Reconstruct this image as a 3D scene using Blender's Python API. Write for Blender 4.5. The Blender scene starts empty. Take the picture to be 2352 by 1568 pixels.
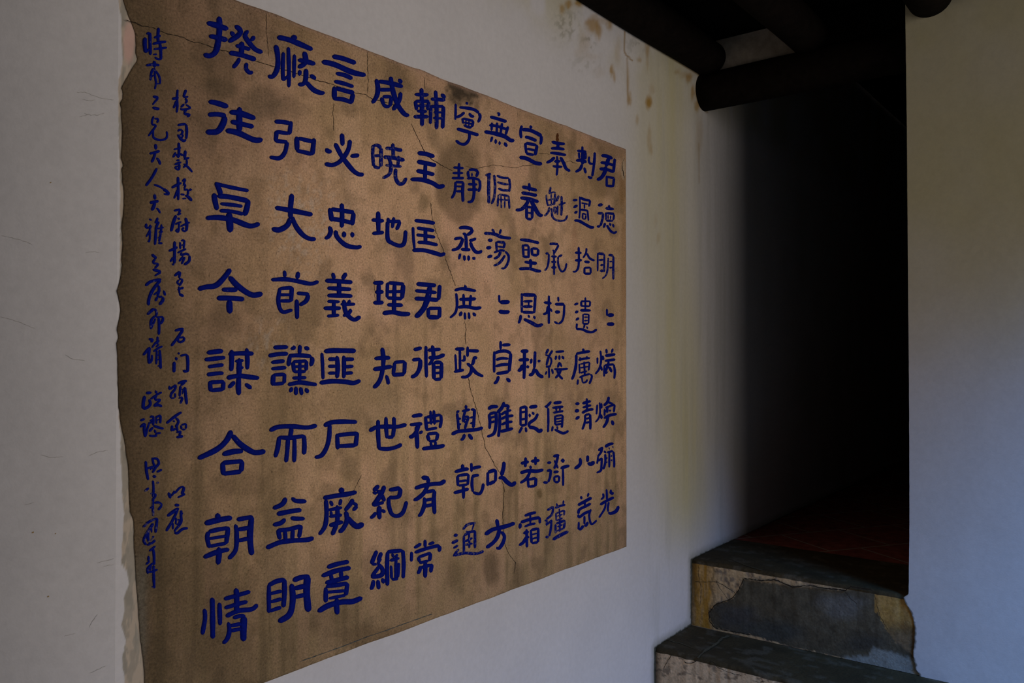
import bpy, bmesh, math, random
import numpy as np
from mathutils import Vector, Matrix

S = bpy.context.scene
C = S.collection
random.seed(7)

# ---------------------------------------------------------------- camera
# world: the inscribed wall is the plane y = 0 (x runs along it, away from the
# viewer to the right), the court lies towards -y / -x, z is up, metres
FPX, CX, CY = 1885.0, 1176.0, 784.0
CAM = np.array([0.0, -1.377, 1.54])
HEAD, PITCH = math.radians(37.83), math.radians(0.61)
cam_data = bpy.data.cameras.new('camera')
cam_data.sensor_width = 36.0
cam_data.lens = 36.0 * FPX / 2352.0
cam_data.clip_start = 0.02
cam = bpy.data.objects.new('camera', cam_data)
C.objects.link(cam)
cam.location = CAM
cam.rotation_euler = (math.pi / 2 + PITCH, 0, HEAD - math.pi / 2)
S.camera = cam
FWD = np.array([math.cos(HEAD) * math.cos(PITCH), math.sin(HEAD) * math.cos(PITCH), math.sin(PITCH)])
RGT = np.array([math.sin(HEAD), -math.cos(HEAD), 0.0])
UPV = np.cross(RGT, FWD)

# ---------------------------------------------------------------- light
S.view_settings.view_transform = 'Standard'
S.view_settings.look = 'None'
S.view_settings.gamma = 1.0
S.view_settings.use_curve_mapping = False
S.view_settings.exposure = 0.0

world = bpy.data.worlds.new('sky')
S.world = world
world.use_nodes = True
nt = world.node_tree
bg = nt.nodes['Background']
tc = nt.nodes.new('ShaderNodeTexCoord')
sep = nt.nodes.new('ShaderNodeSeparateXYZ')
rmp = nt.nodes.new('ShaderNodeValToRGB')
rmp.color_ramp.elements[0].position = 0.0
rmp.color_ramp.elements[0].color = (0.62, 0.58, 0.50, 1)
rmp.color_ramp.elements[1].position = 0.55
rmp.color_ramp.elements[1].color = (0.42, 0.60, 1.0, 1)
nt.links.new(tc.outputs['Generated'], sep.inputs[0])
nt.links.new(sep.outputs['Z'], rmp.inputs[0])
nt.links.new(rmp.outputs[0], bg.inputs['Color'])
bg.inputs['Strength'].default_value = 0.16


def daylight(name, loc, aim, sx, sy, energy, color, spread=180):
    """area lamp for daylight reaching the porch"""
    d = bpy.data.lights.new(name, 'AREA')
    d.shape = 'RECTANGLE'
    d.size, d.size_y, d.energy, d.color = sx, sy, energy, color
    d.spread = math.radians(spread)
    o = bpy.data.objects.new(name, d)
    C.objects.link(o)
    o.location = loc
    o.rotation_euler = (Vector(aim) - Vector(loc)).to_track_quat('-Z', 'Y').to_euler()


daylight('court_daylight', (2.2, -5.6, 1.7), (2.2, 0, 1.7), 5.8, 3.0, 135.0, (1.0, 0.92, 0.86))
daylight('sky_fill', (0.6, -5.2, 5.2), (2.88, -1.15, 0.6), 1.6, 1.6, 48.0, (0.05, 0.34, 1.0), 58)  # added blue lamp for skylight, spread narrowed to favour the right wall


# ---------------------------------------------------------------- helpers
def hit(px, py, axis, val):
    """point(s) of the plane axis = val seen at photo pixel(s) (px, py)"""
    px = np.asarray(px, float); py = np.asarray(py, float)
    d = FWD + ((px - CX) / FPX)[..., None] * RGT - ((py - CY) / FPX)[..., None] * UPV
    t = (val - CAM[axis]) / d[..., axis]
    return CAM + d * t[..., None]


def pix(P):
    """photo pixels of world points (used to place stains and flakes by the photograph)"""
    v = np.asarray(P, float) - CAM
    w = v @ FWD
    return CX + FPX * (v @ RGT) / w, CY - FPX * (v @ UPV) / w


def srgb(r, g, b):
    c = np.array([r, g, b], float) / 255.0
    return np.where(c <= 0.04045, c / 12.92, ((c + 0.055) / 1.055) ** 2.4)


_rng = np.random.RandomState(3)
_tab = _rng.rand(256, 256)


def vnoise(x, y):
    xi = np.floor(x).astype(int); yi = np.floor(y).astype(int)
    fx = x - xi; fy = y - yi
    fx = fx * fx * (3 - 2 * fx); fy = fy * fy * (3 - 2 * fy)
    a = _tab[xi % 256, yi % 256]; b = _tab[(xi + 1) % 256, yi % 256]
    c = _tab[xi % 256, (yi + 1) % 256]; d = _tab[(xi + 1) % 256, (yi + 1) % 256]
    return (a * (1 - fx) + b * fx) * (1 - fy) + (c * (1 - fx) + d * fx) * fy


def fbm(x, y, n=4):
    s = 0; a = 0.5; t = 0
    for k in range(n):
        s = s + a * vnoise(x + 17.3 * k, y + 5.1 * k); t += a
        x = x * 2.03; y = y * 2.03; a *= 0.5
    return s / t


def sstep(a, b, v):
    t = np.clip((v - a) / (b - a), 0, 1)
    return t * t * (3 - 2 * t)


def blob(px, py, cx, cy, rx, ry, soft=0.5, wob=0.35, f=1.0):
    """soft ragged ellipse mask in photo pixels"""
    n = fbm(px * f / max(rx, 6) * 1.3 + cx, py * f / max(ry, 6) * 1.3 + cy, 3) - 0.5
    d = np.sqrt(((px - cx) / rx) ** 2 + ((py - cy) / ry) ** 2) + n * wob * 2
    return 1 - sstep(1 - soft, 1 + soft * 0.5, d)


def inpoly(px, py, poly):
    r = np.zeros(px.shape, bool)
    n = len(poly)
    for i in range(n):
        x0, y0 = poly[i]; x1, y1 = poly[(i + 1) % n]
        if y0 == y1:
            continue
        c = ((y0 > py) != (y1 > py)) & (px < (x1 - x0) * (py - y0) / (y1 - y0) + x0)
        r ^= c
    return r


def mixc(col, rgb, m):
    return col + (np.asarray(rgb) - col) * m[..., None]


def make(name, verts, faces, mats, parent=None, smooth=True, mi=None, col=None):
    me = bpy.data.meshes.new(name)
    me.from_pydata([tuple(v) for v in np.asarray(verts, float)], [], [tuple(int(i) for i in f) for f in faces])
    for m in (mats if isinstance(mats, (list, tuple)) else [mats]):
        me.materials.append(m)
    if mi is not None:
        me.polygons.foreach_set('material_index', np.asarray(mi, np.int32))
    me.polygons.foreach_set('use_smooth', np.full(len(me.polygons), smooth))
    if col is not None:
        a = me.attributes.new('Col', 'FLOAT_COLOR', 'POINT')
        c4 = np.ones((len(me.vertices), 4), np.float32)
        c4[:, :3] = col
        a.data.foreach_set('color', c4.ravel())
    me.update()
    o = bpy.data.objects.new(name, me)
    C.objects.link(o)
    if parent:
        o.parent = parent
    return o


def quads(nu, nv, off=0, flip=False):
    """faces of a (nv rows x nu columns) vertex grid"""
    i = np.arange(nv - 1)[:, None] * nu + np.arange(nu - 1)[None, :] + off
    f = np.stack([i, i + 1, i + nu + 1, i + nu], -1).reshape(-1, 4)
    return f[:, ::-1] if flip else f


def thing(name, label, cat, loc=(0, 0, 0), group=None):
    o = bpy.data.objects.new(name, None)
    C.objects.link(o)
    o.location = loc
    tag(o, label, cat, group)
    return o


def tag(o, label, cat, group=None):
    o['label'] = label; o['category'] = cat
    if group:
        o['group'] = group
    return o


def struct(o, label=None):
    o['kind'] = 'structure'
    if label:
        o['label'] = label
    return o


# ---------------------------------------------------------------- materials
def mat(name, base=None, rough=0.85, grain=0.0, gscale=120.0, bump=0.0, bscale=150.0, attr=True, spec=0.2, tone2=None, t2scale=8.0, bump2=0.0, specks=0.0):
    m = bpy.data.materials.new(name)
    m.use_nodes = True
    t = m.node_tree; N = t.nodes; L = t.links
    b = N['Principled BSDF']
    b.inputs['Roughness'].default_value = rough
    b.inputs['Specular IOR Level'].default_value = spec
    g = N.new('ShaderNodeNewGeometry')
    if attr:
        a = N.new('ShaderNodeAttribute'); a.attribute_name = 'Col'
        col = a.outputs['Color']
    else:
        r = N.new('ShaderNodeRGB'); r.outputs[0].default_value = (*base, 1)
        col = r.outputs[0]
    if tone2 is not None:
        n = N.new('ShaderNodeTexNoise'); n.inputs['Scale'].default_value = t2scale; n.inputs['Detail'].default_value = 6
        L.new(g.outputs['Position'], n.inputs['Vector'])
        cr = N.new('ShaderNodeValToRGB')
        cr.color_ramp.elements[0].position = 0.42; cr.color_ramp.elements[1].position = 0.68
        L.new(n.outputs['Fac'], cr.inputs[0])
        mx = N.new('ShaderNodeMix'); mx.data_type = 'RGBA'
        L.new(cr.outputs[0], mx.inputs[0]); L.new(col, mx.inputs[6]); mx.inputs[7].default_value = (*tone2, 1)
        col = mx.outputs[2]
    if grain:
        n = N.new('ShaderNodeTexNoise'); n.inputs['Scale'].default_value = gscale; n.inputs['Detail'].default_value = 5
        n.inputs['Roughness'].default_value = 0.7
        L.new(g.outputs['Position'], n.inputs['Vector'])
        mr = N.new('ShaderNodeMapRange')
        mr.inputs['From Min'].default_value = 0.3; mr.inputs['From Max'].default_value = 0.7
        mr.inputs['To Min'].default_value = 1 - grain; mr.inputs['To Max'].default_value = 1 + grain
        L.new(n.outputs['Fac'], mr.inputs['Value'])
        vm = N.new('ShaderNodeVectorMath'); vm.operation = 'SCALE'
        L.new(col, vm.inputs[0]); L.new(mr.outputs[0], vm.inputs['Scale'])
        col = vm.outputs[0]
    if specks:
        n = N.new('ShaderNodeTexNoise'); n.inputs['Scale'].default_value = 210; n.inputs['Detail'].default_value = 3
        L.new(g.outputs['Position'], n.inputs['Vector'])
        mr = N.new('ShaderNodeMapRange')
        mr.inputs['From Min'].default_value = 0.63; mr.inputs['From Max'].default_value = 0.70
        mr.inputs['To Min'].default_value = 0.0; mr.inputs['To Max'].default_value = specks
        L.new(n.outputs['Fac'], mr.inputs['Value'])
        mx = N.new('ShaderNodeMix'); mx.data_type = 'RGBA'
        L.new(mr.outputs[0], mx.inputs[0]); L.new(col, mx.inputs[6]); mx.inputs[7].default_value = (0.05, 0.03, 0.015, 1)
        col = mx.outputs[2]
    L.new(col, b.inputs['Base Color'])
    if bump:
        n = N.new('ShaderNodeTexNoise'); n.inputs['Scale'].default_value = bscale; n.inputs['Detail'].default_value = 6
        L.new(g.outputs['Position'], n.inputs['Vector'])
        bp = N.new('ShaderNodeBump'); bp.inputs['Strength'].default_value = bump; bp.inputs['Distance'].default_value = 0.002
        L.new(n.outputs['Fac'], bp.inputs['Height'])
        if bump2:
            n2 = N.new('ShaderNodeTexNoise'); n2.inputs['Scale'].default_value = 9; n2.inputs['Detail'].default_value = 3
            L.new(g.outputs['Position'], n2.inputs['Vector'])
            b2 = N.new('ShaderNodeBump'); b2.inputs['Strength'].default_value = bump2; b2.inputs['Distance'].default_value = 0.02
            L.new(n2.outputs['Fac'], b2.inputs['Height']); L.new(b2.outputs[0], bp.inputs['Normal'])
        L.new(bp.outputs[0], b.inputs['Normal'])
    return m


M_white = mat('limewashed_plaster', grain=0.05, gscale=60, bump=0.12, bscale=220, bump2=0.10)
M_panel = mat('bare_clay_plaster', grain=0.34, gscale=230, bump=1.0, bscale=240, bump2=0.25, specks=0.5)
M_blue = mat('ultramarine_paint', base=(0.0008, 0.0065, 0.165), attr=False, rough=0.75, grain=0.35, gscale=330, bump=0.3, bscale=300, spec=0.06)


def add_wear(m):
    """flaked paint: clay shows through; obj['wear'] says how much"""
    t = m.node_tree; N = t.nodes; L = t.links
    b = N['Principled BSDF']; src = b.inputs['Base Color'].links[0].from_socket
    g = N.new('ShaderNodeNewGeometry')
    n = N.new('ShaderNodeTexNoise'); n.inputs['Scale'].default_value = 140; n.inputs['Detail'].default_value = 6; n.inputs['Roughness'].default_value = 0.65
    L.new(g.outputs['Position'], n.inputs['Vector'])
    a = N.new('ShaderNodeAttribute'); a.attribute_type = 'OBJECT'; a.attribute_name = 'wear'
    ad = N.new('ShaderNodeMath'); ad.operation = 'ADD'
    L.new(n.outputs['Fac'], ad.inputs[0]); L.new(a.outputs['Fac'], ad.inputs[1])
    mr = N.new('ShaderNodeMapRange')
    mr.inputs['From Min'].default_value = 0.66; mr.inputs['From Max'].default_value = 0.74; mr.inputs['To Max'].default_value = 0.6
    L.new(ad.outputs[0], mr.inputs['Value'])
    mx = N.new('ShaderNodeMix'); mx.data_type = 'RGBA'
    L.new(mr.outputs[0], mx.inputs[0]); L.new(src, mx.inputs[6]); mx.inputs[7].default_value = (0.20, 0.17, 0.17, 1)
    L.new(mx.outputs[2], b.inputs['Base Color'])


add_wear(M_blue)
M_crack = mat('crack', base=(0.03, 0.02, 0.012), attr=False, rough=1)
M_groove = mat('scored_line', base=(0.07, 0.075, 0.07), attr=False, rough=1, grain=0.8, gscale=300)
M_rust = mat('rust_stroke', base=(0.10, 0.032, 0.008), attr=False, rough=1, grain=0.4, gscale=250)
M_concrete = mat('worn_concrete', grain=0.30, gscale=110, bump=0.6, bscale=130)
M_wood = mat('smoked_timber', base=(0.008, 0.0055, 0.004), attr=False, rough=0.9, spec=0.05, grain=0.4, gscale=30, bump=0.4, bscale=60)
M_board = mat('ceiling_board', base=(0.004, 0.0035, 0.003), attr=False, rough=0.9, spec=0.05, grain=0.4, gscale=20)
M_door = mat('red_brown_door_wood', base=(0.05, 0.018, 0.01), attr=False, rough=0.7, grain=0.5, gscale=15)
M_ground = mat('court_paving', base=(0.30, 0.27, 0.20), attr=False, grain=0.2, gscale=3)


# ---------------------------------------------------------------- setting
WX = float(hit(268, 784, 1, 0.0)[0])           # outer corner left of the panel
RX = 2.88                                      # face of the right-hand wall and of the upper riser
EY = float(hit(2087, 800, 0, RX)[1])           # its edge at the passage
X1 = float(hit(1504, 1482, 1, 0.0)[0])        # face of the lower riser
ZC = 2.745                                    # underside of the ceiling boards
WHITE = np.array([0.61, 0.572, 0.557])
OCHRE = np.array([0.36, 0.20, 0.035])
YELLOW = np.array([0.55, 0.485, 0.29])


def build_front_wall():
    xs = np.unique(np.concatenate([np.arange(WX, WX + 0.14, 0.0016), np.arange(WX + 0.14, 2.5, 0.006), np.arange(2.5, 3.3, 0.0035), np.arange(3.3, 7.6, 0.12)]))
    zs = np.unique(np.concatenate([np.arange(0, 0.42, 0.06), np.arange(0.42, 0.80, 0.0035), np.arange(0.80, 2.66, 0.0055), [2.70, 2.80, 3.2]]))
    X, Z = np.meshgrid(xs, zs)
    P = np.stack([X, np.zeros_like(X), Z], -1)
    px, py = pix(P)
    col = np.broadcast_to(WHITE, P.shape).copy()
    col *= (0.95 + 0.10 * fbm(X * 6, Z * 6))[..., None]
    # yellowed band of run-off under the beam, faint dirt above the steps
    band = np.exp(-((X - 2.78 - 0.10 * np.sin(Z * 2.2)) / 0.22) ** 2) * (0.45 + 0.9 * fbm(X * 14, Z * 1.2)) * sstep(0.7, 1.0, Z)
    col = mixc(col, YELLOW, np.clip(band * 0.95, 0, 1))
    dirt = sstep(0.45, 0.75, fbm(X * 26, Z * 2.2)) * sstep(2.45, 2.62, X)
    col = mixc(col, (0.36, 0.34, 0.28), dirt * 0.22)
    top = sstep(2.42, 2.62, Z + 0.05 * fbm(X * 20, Z * 4)) * sstep(1.3, 2.0, X) * sstep(0.35, 0.6, fbm(X * 9, Z * 5))
    col = mixc(col, YELLOW * 0.9, top * 0.6)
    for (cx, cy, rx, ry, s) in [(1292, 20, 9, 13, .7), (1306, 10, 8, 12, .8), (1329, 5, 12, 12, .9), (1362, 56, 17, 22, .75), (1374, 70, 8, 22, .7),
                                (1345, 95, 14, 30, .25), (1400, 58, 8, 15, .7), (1390, 45, 20, 10, .4), (1405, 163, 6, 13, .75), (1411, 178, 4, 12, .6),
                                (1442, 195, 4, 45, .45), (1446, 226, 6, 17, .75), (1490, 236, 8, 15, .95), (1491, 225, 6, 9, .5), (1497, 204, 7, 16, .25),
                                (1487, 112, 6, 22, .5), (1487, 135, 4, 30, .3), (1464, 275, 4, 14, .4), (1492, 320, 6, 32, .35), (1496, 343, 4, 12, .4),
                                (1582, 181, 9, 12, .7), (1575, 172, 18, 8, .4), (1592, 215, 6, 22, .75), (1601, 246, 7, 14, .7), (1607, 310, 9, 50, .25),
                                (1468, 138, 6, 7, .5), (1420, 118, 8, 40, .2), (1556, 165, 8, 8, .4), (1506, 505, 5, 20, .2), (1512, 545, 5, 16, .25),
                                (1360, 130, 20, 12, .15), (1330, 120, 12, 16, .15), (1375, 165, 14, 18, .12)]:
        col = mixc(col, OCHRE, blob(px, py, cx, cy, rx, ry, 0.75, 0.45) * s)
    gr = sstep(.50, .66, fbm(px / 7, py / 9, 4)) * np.maximum.reduce([blob(px, py, 1300, 62, 34, 42, .8, .3), blob(px, py, 1352, 96, 22, 22, .8, .3), blob(px, py, 1345, 150, 40, 30, .9, .3) * .5, blob(px, py, 1462, 100, 30, 26, .9, .3) * .6])
    col = mixc(col, (0.26, 0.235, 0.17), gr * .6)
    for pts, w, s in [([(1435, 72), (1434, 100), (1434, 118), (1439, 128), (1446, 133), (1452, 139)], 1.5, .75), ([(1345, 8), (1475, 88), (1607, 172)], 3.2, .6),
                      ([(1607, 172), (1600, 195), (1598, 215), (1606, 243), (1624, 257)], 2.5, .6), ([(1440, 133), (1441, 180), (1443, 240)], 1.6, .4),
                      ([(1605, 330), (1606, 420)], 1.8, .25)]:
        d = np.full(px.shape, 1e9)
        for (x0, y0), (x1, y1) in zip(pts[:-1], pts[1:]):
            t = np.clip(((px - x0) * (x1 - x0) + (py - y0) * (y1 - y0)) / ((x1 - x0) ** 2 + (y1 - y0) ** 2), 0, 1)
            d = np.minimum(d, np.hypot(px - x0 - t * (x1 - x0), py - y0 - t * (y1 - y0)))
        col = mixc(col, OCHRE * 0.8, (1 - sstep(w * 0.5, w * 1.8, d)) * s)
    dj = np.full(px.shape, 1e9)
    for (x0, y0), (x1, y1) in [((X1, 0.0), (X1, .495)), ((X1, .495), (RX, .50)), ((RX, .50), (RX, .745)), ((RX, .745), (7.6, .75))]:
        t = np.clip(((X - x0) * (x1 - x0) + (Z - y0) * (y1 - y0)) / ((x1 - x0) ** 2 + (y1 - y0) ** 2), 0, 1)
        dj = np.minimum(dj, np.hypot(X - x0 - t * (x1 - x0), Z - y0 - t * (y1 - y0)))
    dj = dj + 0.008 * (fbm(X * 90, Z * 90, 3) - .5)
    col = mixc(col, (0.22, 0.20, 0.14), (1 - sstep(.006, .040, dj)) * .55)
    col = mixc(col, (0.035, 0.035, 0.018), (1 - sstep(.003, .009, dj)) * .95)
    # broken plaster along the outer corner: undercoat laid bare beside the panel
    edge = np.interp(py, [-200, 0, 20, 45, 60, 150, 165, 185, 200, 230, 300, 420, 700, 960, 985, 1064, 1120, 1180, 1259, 1290, 1308, 1331, 1350, 1369, 1411, 1435, 1472, 1512, 1545, 1700],
                     [276, 271, 273, 280, 279, 281, 278, 273, 271, 272, 272, 276, 275, 272, 276, 278, 280, 284, 280, 278, 289, 296, 294, 285, 285, 279, 290, 279, 285, 287])
    edge = edge + 5 * (fbm(py / 9.0, py * 0 + 3.1) - 0.5)
    bare = sstep(-1.5, 1.5, px - edge) * (px < 345)
    under = np.where((fbm(X * 90, Z * 24) > 0.5)[..., None], np.array([0.47, 0.38, 0.29]), np.array([0.36, 0.31, 0.245]))
    under = mixc(under, (0.28, 0.25, 0.20), sstep(.52, .62, fbm(X * 140, Z * 50 + 3)) * .6)
    pink = blob(px, py, 296, 100, 16, 50, .4, .2)
    under = mixc(under, (0.56, 0.36, 0.29), pink)
    col = col * (1 - bare[..., None]) + under * bare[..., None]
    nu, nv = len(xs), len(zs)
    P[..., 1] = 0.0006 * (fbm(X * 30, Z * 30) - 0.5)
    return struct(make('wall_front', P.reshape(-1, 3), quads(nu, nv), M_white, col=col.reshape(-1, 3)))


def lw_curve():
    """plan of the left wall: leans back from the corner, bend added to make it darken leftwards"""
    ss = np.concatenate([np.arange(0, 0.40, 0.005), np.arange(0.40, 3.0, 0.2)])
    th = np.radians(np.clip(20 + 120 * ss, 8, 52))
    ds = np.diff(ss, prepend=0)
    x = WX - np.cumsum(np.cos(th) * ds); y = np.cumsum(np.sin(th) * ds)
    return ss, x, y


LW_S, LW_X, LW_Y = lw_curve()


def lw_hit(px, py):
    """point of the left wall seen at a photo pixel"""
    qx, _ = pix(np.stack([LW_X, LW_Y, np.full_like(LW_X, 1.54)], -1))
    k = np.argsort(qx)
    x = np.interp(px, qx[k], LW_X[k]); y = np.interp(px, qx[k], LW_Y[k])
    d = FWD + ((px - CX) / FPX) * RGT - ((py - CY) / FPX) * UPV
    t = np.hypot(x - CAM[0], y - CAM[1]) / np.hypot(d[0], d[1])
    return np.array([x + 0.0004, y - 0.0008, CAM[2] + d[2] * t])


def build_left_wall():
    zs = np.concatenate([np.arange(0, 0.8, 0.08), np.arange(0.8, 2.3, 0.01), [2.4, 2.8]])
    X, Z = np.meshgrid(LW_X, zs); Y = np.broadcast_to(LW_Y, X.shape); SS = np.broadcast_to(LW_S, X.shape)
    P = np.stack([X, Y, Z], -1)
    col = np.broadcast_to(WHITE, P.shape).copy() * (0.95 + 0.10 * fbm(SS * 7 + 9, Z * 7))[..., None]
    V = [P.reshape(-1, 3)]; F = [quads(len(LW_S), len(zs), flip=True)]; MI = [np.zeros(len(F[0]), int)]
    n = len(V[0]); cc = [col.reshape(-1, 3)]
    random.seed(12)
    for pts in [[(185, 228), (205, 231), (215, 229)], [(172, 212), (190, 211), (210, 219), (232, 226), (258, 229)], [(188, 260), (205, 264), (220, 264), (236, 259)],
                [(178, 268), (200, 263)], [(0, 540), (20, 545), (42, 550), (60, 556), (72, 562)], [(195, 580), (215, 578), (226, 580)], [(0, 727), (40, 738), (78, 754)],
                [(150, 815), (165, 824), (194, 828)], [(96, 1045), (118, 1050), (146, 1049)], [(205, 1046), (224, 1038), (248, 1034)], [(58, 1160), (80, 1153)],
                [(225, 1292), (250, 1286), (262, 1282)], [(150, 1460), (176, 1453)], [(210, 1545), (245, 1528)], [(208, 1440), (215, 1425), (226, 1410)], [(238, 1300), (262, 1296)]]:
        v, f = ribbon(pts, 0.5, 0, 0, hitf=lw_hit)
        F.append(f + n); V.append(v); MI.append(np.ones(len(f), int)); cc.append(np.tile(WHITE, (len(v), 1))); n += len(v)
    for (x, y, r) in [(113, 419, 1.6), (129, 1225, 1.4), (77, 1222, 2.2), (113, 1369, 2.0)]:
        p = np.array([lw_hit(x - r, y + r), lw_hit(x + r, y + r * .4), lw_hit(x + r, y - r), lw_hit(x - r, y - r * .3)])
        V.append(p); F.append(np.array([[n, n + 1, n + 2, n + 3]])); MI.append([2]); cc.append(np.tile(WHITE, (4, 1))); n += 4
    return struct(make('wall_left', np.concatenate(V), np.concatenate(F), [M_white, M_hair, M_speck], mi=np.concatenate(MI), col=np.concatenate(cc)))


def ribbon(pts, w, axis, val, jit=0.8, hitf=None):
    """thin ragged line on a plane, w = half width in photo pixels at that place"""
    p = []
    for (a, b) in zip(pts[:-1], pts[1:]):
        n = max(2, int(math.hypot(b[0] - a[0], b[1] - a[1]) / 4))
        for k in range(n):
            t = k / n
            p.append((a[0] + (b[0] - a[0]) * t + random.uniform(-jit, jit), a[1] + (b[1] - a[1]) * t + random.uniform(-jit, jit)))
    p.append(pts[-1])
    p = np.array(p, float)
    d = np.gradient(p, axis=0); d /= np.maximum(np.hypot(d[:, 0], d[:, 1]), 1e-6)[:, None]
    nrm = np.stack([-d[:, 1], d[:, 0]], -1)
    ww = np.array([w * random.uniform(0.45, 1.3) for _ in p]); ww[0] *= .4; ww[-1] *= .4
    a = p + nrm * ww[:, None]; b = p - nrm * ww[:, None]
    if hitf:
        A = np.array([hitf(*q) for q in a]); B = np.array([hitf(*q) for q in b])
    else:
        A = hit(a[:, 0], a[:, 1], axis, val); B = hit(b[:, 0], b[:, 1], axis, val)
    n = len(p)
    return np.concatenate([A, B]), np.array([[i, i + 1, n + i + 1, n + i] for i in range(n - 1)])


M_hair = mat('hairline_crack', base=(0.40, 0.37, 0.34), attr=False)
M_speck = mat('ochre_speck', base=(0.34, 0.22, 0.08), attr=False)
build_front_wall()
build_left_wall()

# right-hand wall: limewash runs a little way over the riser of the upper step
lm = [(2087, -300), (2079, 0), (2083, 300), (2086, 700), (2088, 900), (2089, 1200), (2087, 1364), (2075, 1371), (2080, 1386), (2093, 1406), (2097, 1420), (2101, 1442), (2100, 1471),
      (2098, 1505), (2102, 1522), (2103, 1536), (2111, 1547), (2111, 1568), (2112, 1900)]
lp = hit([p[0] for p in lm], [p[1] for p in lm], 0, RX - 0.004)


def build_right_wall():
    zs = np.concatenate([[0.0, 0.2], np.arange(0.30, 0.80, 0.003), np.arange(0.80, 2.7, 0.02), [2.75, 2.80, 3.2]])
    yl = np.interp(zs, lp[::-1, 2], lp[::-1, 1])
    yl = yl + np.where(zs < 0.76, 0.006, 0.0012) * (fbm(zs * 90, zs * 0 + 1.7) - 0.5)
    u = np.concatenate([np.linspace(0, 0.02, 12), np.linspace(0.024, 1, 90)])
    Y = yl[:, None] + (-2.2 - yl[:, None]) * u[None, :] ** 1.25
    Z = np.broadcast_to(zs[:, None], Y.shape)
    P = np.stack([np.full_like(Y, RX - 0.004), Y, Z], -1)
    px, py = pix(P)
    col = np.broadcast_to(WHITE, P.shape).copy() * (0.96 + 0.08 * fbm(Y * 6, Z * 6))[..., None]
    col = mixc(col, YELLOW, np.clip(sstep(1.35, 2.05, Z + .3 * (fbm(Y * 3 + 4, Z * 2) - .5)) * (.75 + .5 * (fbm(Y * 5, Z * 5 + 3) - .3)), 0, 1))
    col = mixc(col, OCHRE * .7, blob(px, py, 2172, 37, 5, 4, .6) * .7)
    col = mixc(col, (0.30, 0.27, 0.2), blob(px, py, 2205, 0, 30, 8, .8) * .5)
    fr = (yl[:, None] - Y) * np.ones_like(Z)
    col = mixc(col, (0.06, 0.055, 0.035), (1 - sstep(.0, .006, fr + .008 * (fbm(Y * 120, Z * 120) - .5))) * (Z < .755) * .8)
    nu, nv = len(u), len(zs)
    V = P.reshape(-1, 3); F = list(quads(nu, nv, flip=True))
    # reveal at the passage and the far side
    k = int(np.argmin(np.abs(zs - 0.752)))
    V2 = []; n = len(V)
    for i in range(k, nv):
        V2 += [(RX - 0.004, yl[i], zs[i]), (RX + 0.2, yl[i], zs[i]), (RX + 0.2, -2.2, zs[i])]
    m = nv - k
    for i in range(m - 1):
        a = n + 3 * i
        F += [(a, a + 1, a + 4, a + 3), (a + 1, a + 2, a + 5, a + 4)]
    cc = np.concatenate([col.reshape(-1, 3), np.tile(WHITE, (len(V2), 1))])
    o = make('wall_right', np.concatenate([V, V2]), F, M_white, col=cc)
    return struct(o)


build_right_wall()


def box(name, x0, x1, y0, y1, z0, z1, m, parent=None):
    v = [(x, y, z) for x in (x0, x1) for y in (y0, y1) for z in (z0, z1)]
    f = [(0, 1, 3, 2), (4, 6, 7, 5), (0, 4, 5, 1), (2, 3, 7, 6), (0, 2, 6, 4), (1, 5, 7, 3)]
    return make(name, v, f, m, parent, smooth=False, col=np.tile(WHITE, (8, 1)))


# ground of the court and porch
struct(make('floor', [(-30, -30, 0), (7.6, -30, 0), (7.6, 2.9, 0), (-30, 2.9, 0)], [(0, 1, 2, 3)], M_ground, smooth=False))


def boards(name, x0, x1, y0, y1, z, n, m):
    """boarded ceiling: n boards side by side in one mesh, each with a small gap"""
    V = []; F = []
    for i in range(n):
        a = x0 + (x1 - x0) * i / n; b = x0 + (x1 - x0) * (i + 1) / n - 0.004
        zz = z + random.uniform(0, 0.004)
        k = len(V)
        V += [(x, y, q) for x in (a, b) for y in (y0, y1) for q in (zz, zz + 0.03)]
        F += [tuple(k + j for j in f) for f in [(0, 1, 3, 2), (4, 6, 7, 5), (0, 4, 5, 1), (2, 3, 7, 6), (0, 2, 6, 4), (1, 5, 7, 3)]]
    k = len(V)
    V += [(x0, y0, z + .032), (x1, y0, z + .032), (x1, y1, z + .032), (x0, y1, z + .032)]
    F.append((k, k + 1, k + 2, k + 3))
    return struct(make(name, V, F, m, smooth=False))


M_infill = mat('grey_plaster', base=(0.36, 0.31, 0.26), attr=False, grain=0.2, gscale=40)  # infill plaster, darker than the limewash
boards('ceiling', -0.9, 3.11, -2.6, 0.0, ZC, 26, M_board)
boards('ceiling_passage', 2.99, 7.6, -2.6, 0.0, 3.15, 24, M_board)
struct(box('wall_lintel', 2.995, 3.045, -0.415, -0.002, 2.60, 2.742, M_infill))
struct(box('lintel_shade_board', 2.995, 3.045, EY, -0.418, 2.60, 2.742, M_board))  # dark board added in place of the shade in this bay
struct(box('loft_light_block', 2.99, 3.02, -2.6, -0.002, 2.79, 3.148, M_board))  # unseen closure added to keep light from leaking over the ceiling
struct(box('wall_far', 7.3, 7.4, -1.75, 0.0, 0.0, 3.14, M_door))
struct(box('wall_passage', 3.09, 7.3, -1.75, -1.65, 0.0, 3.14, M_door))


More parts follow.
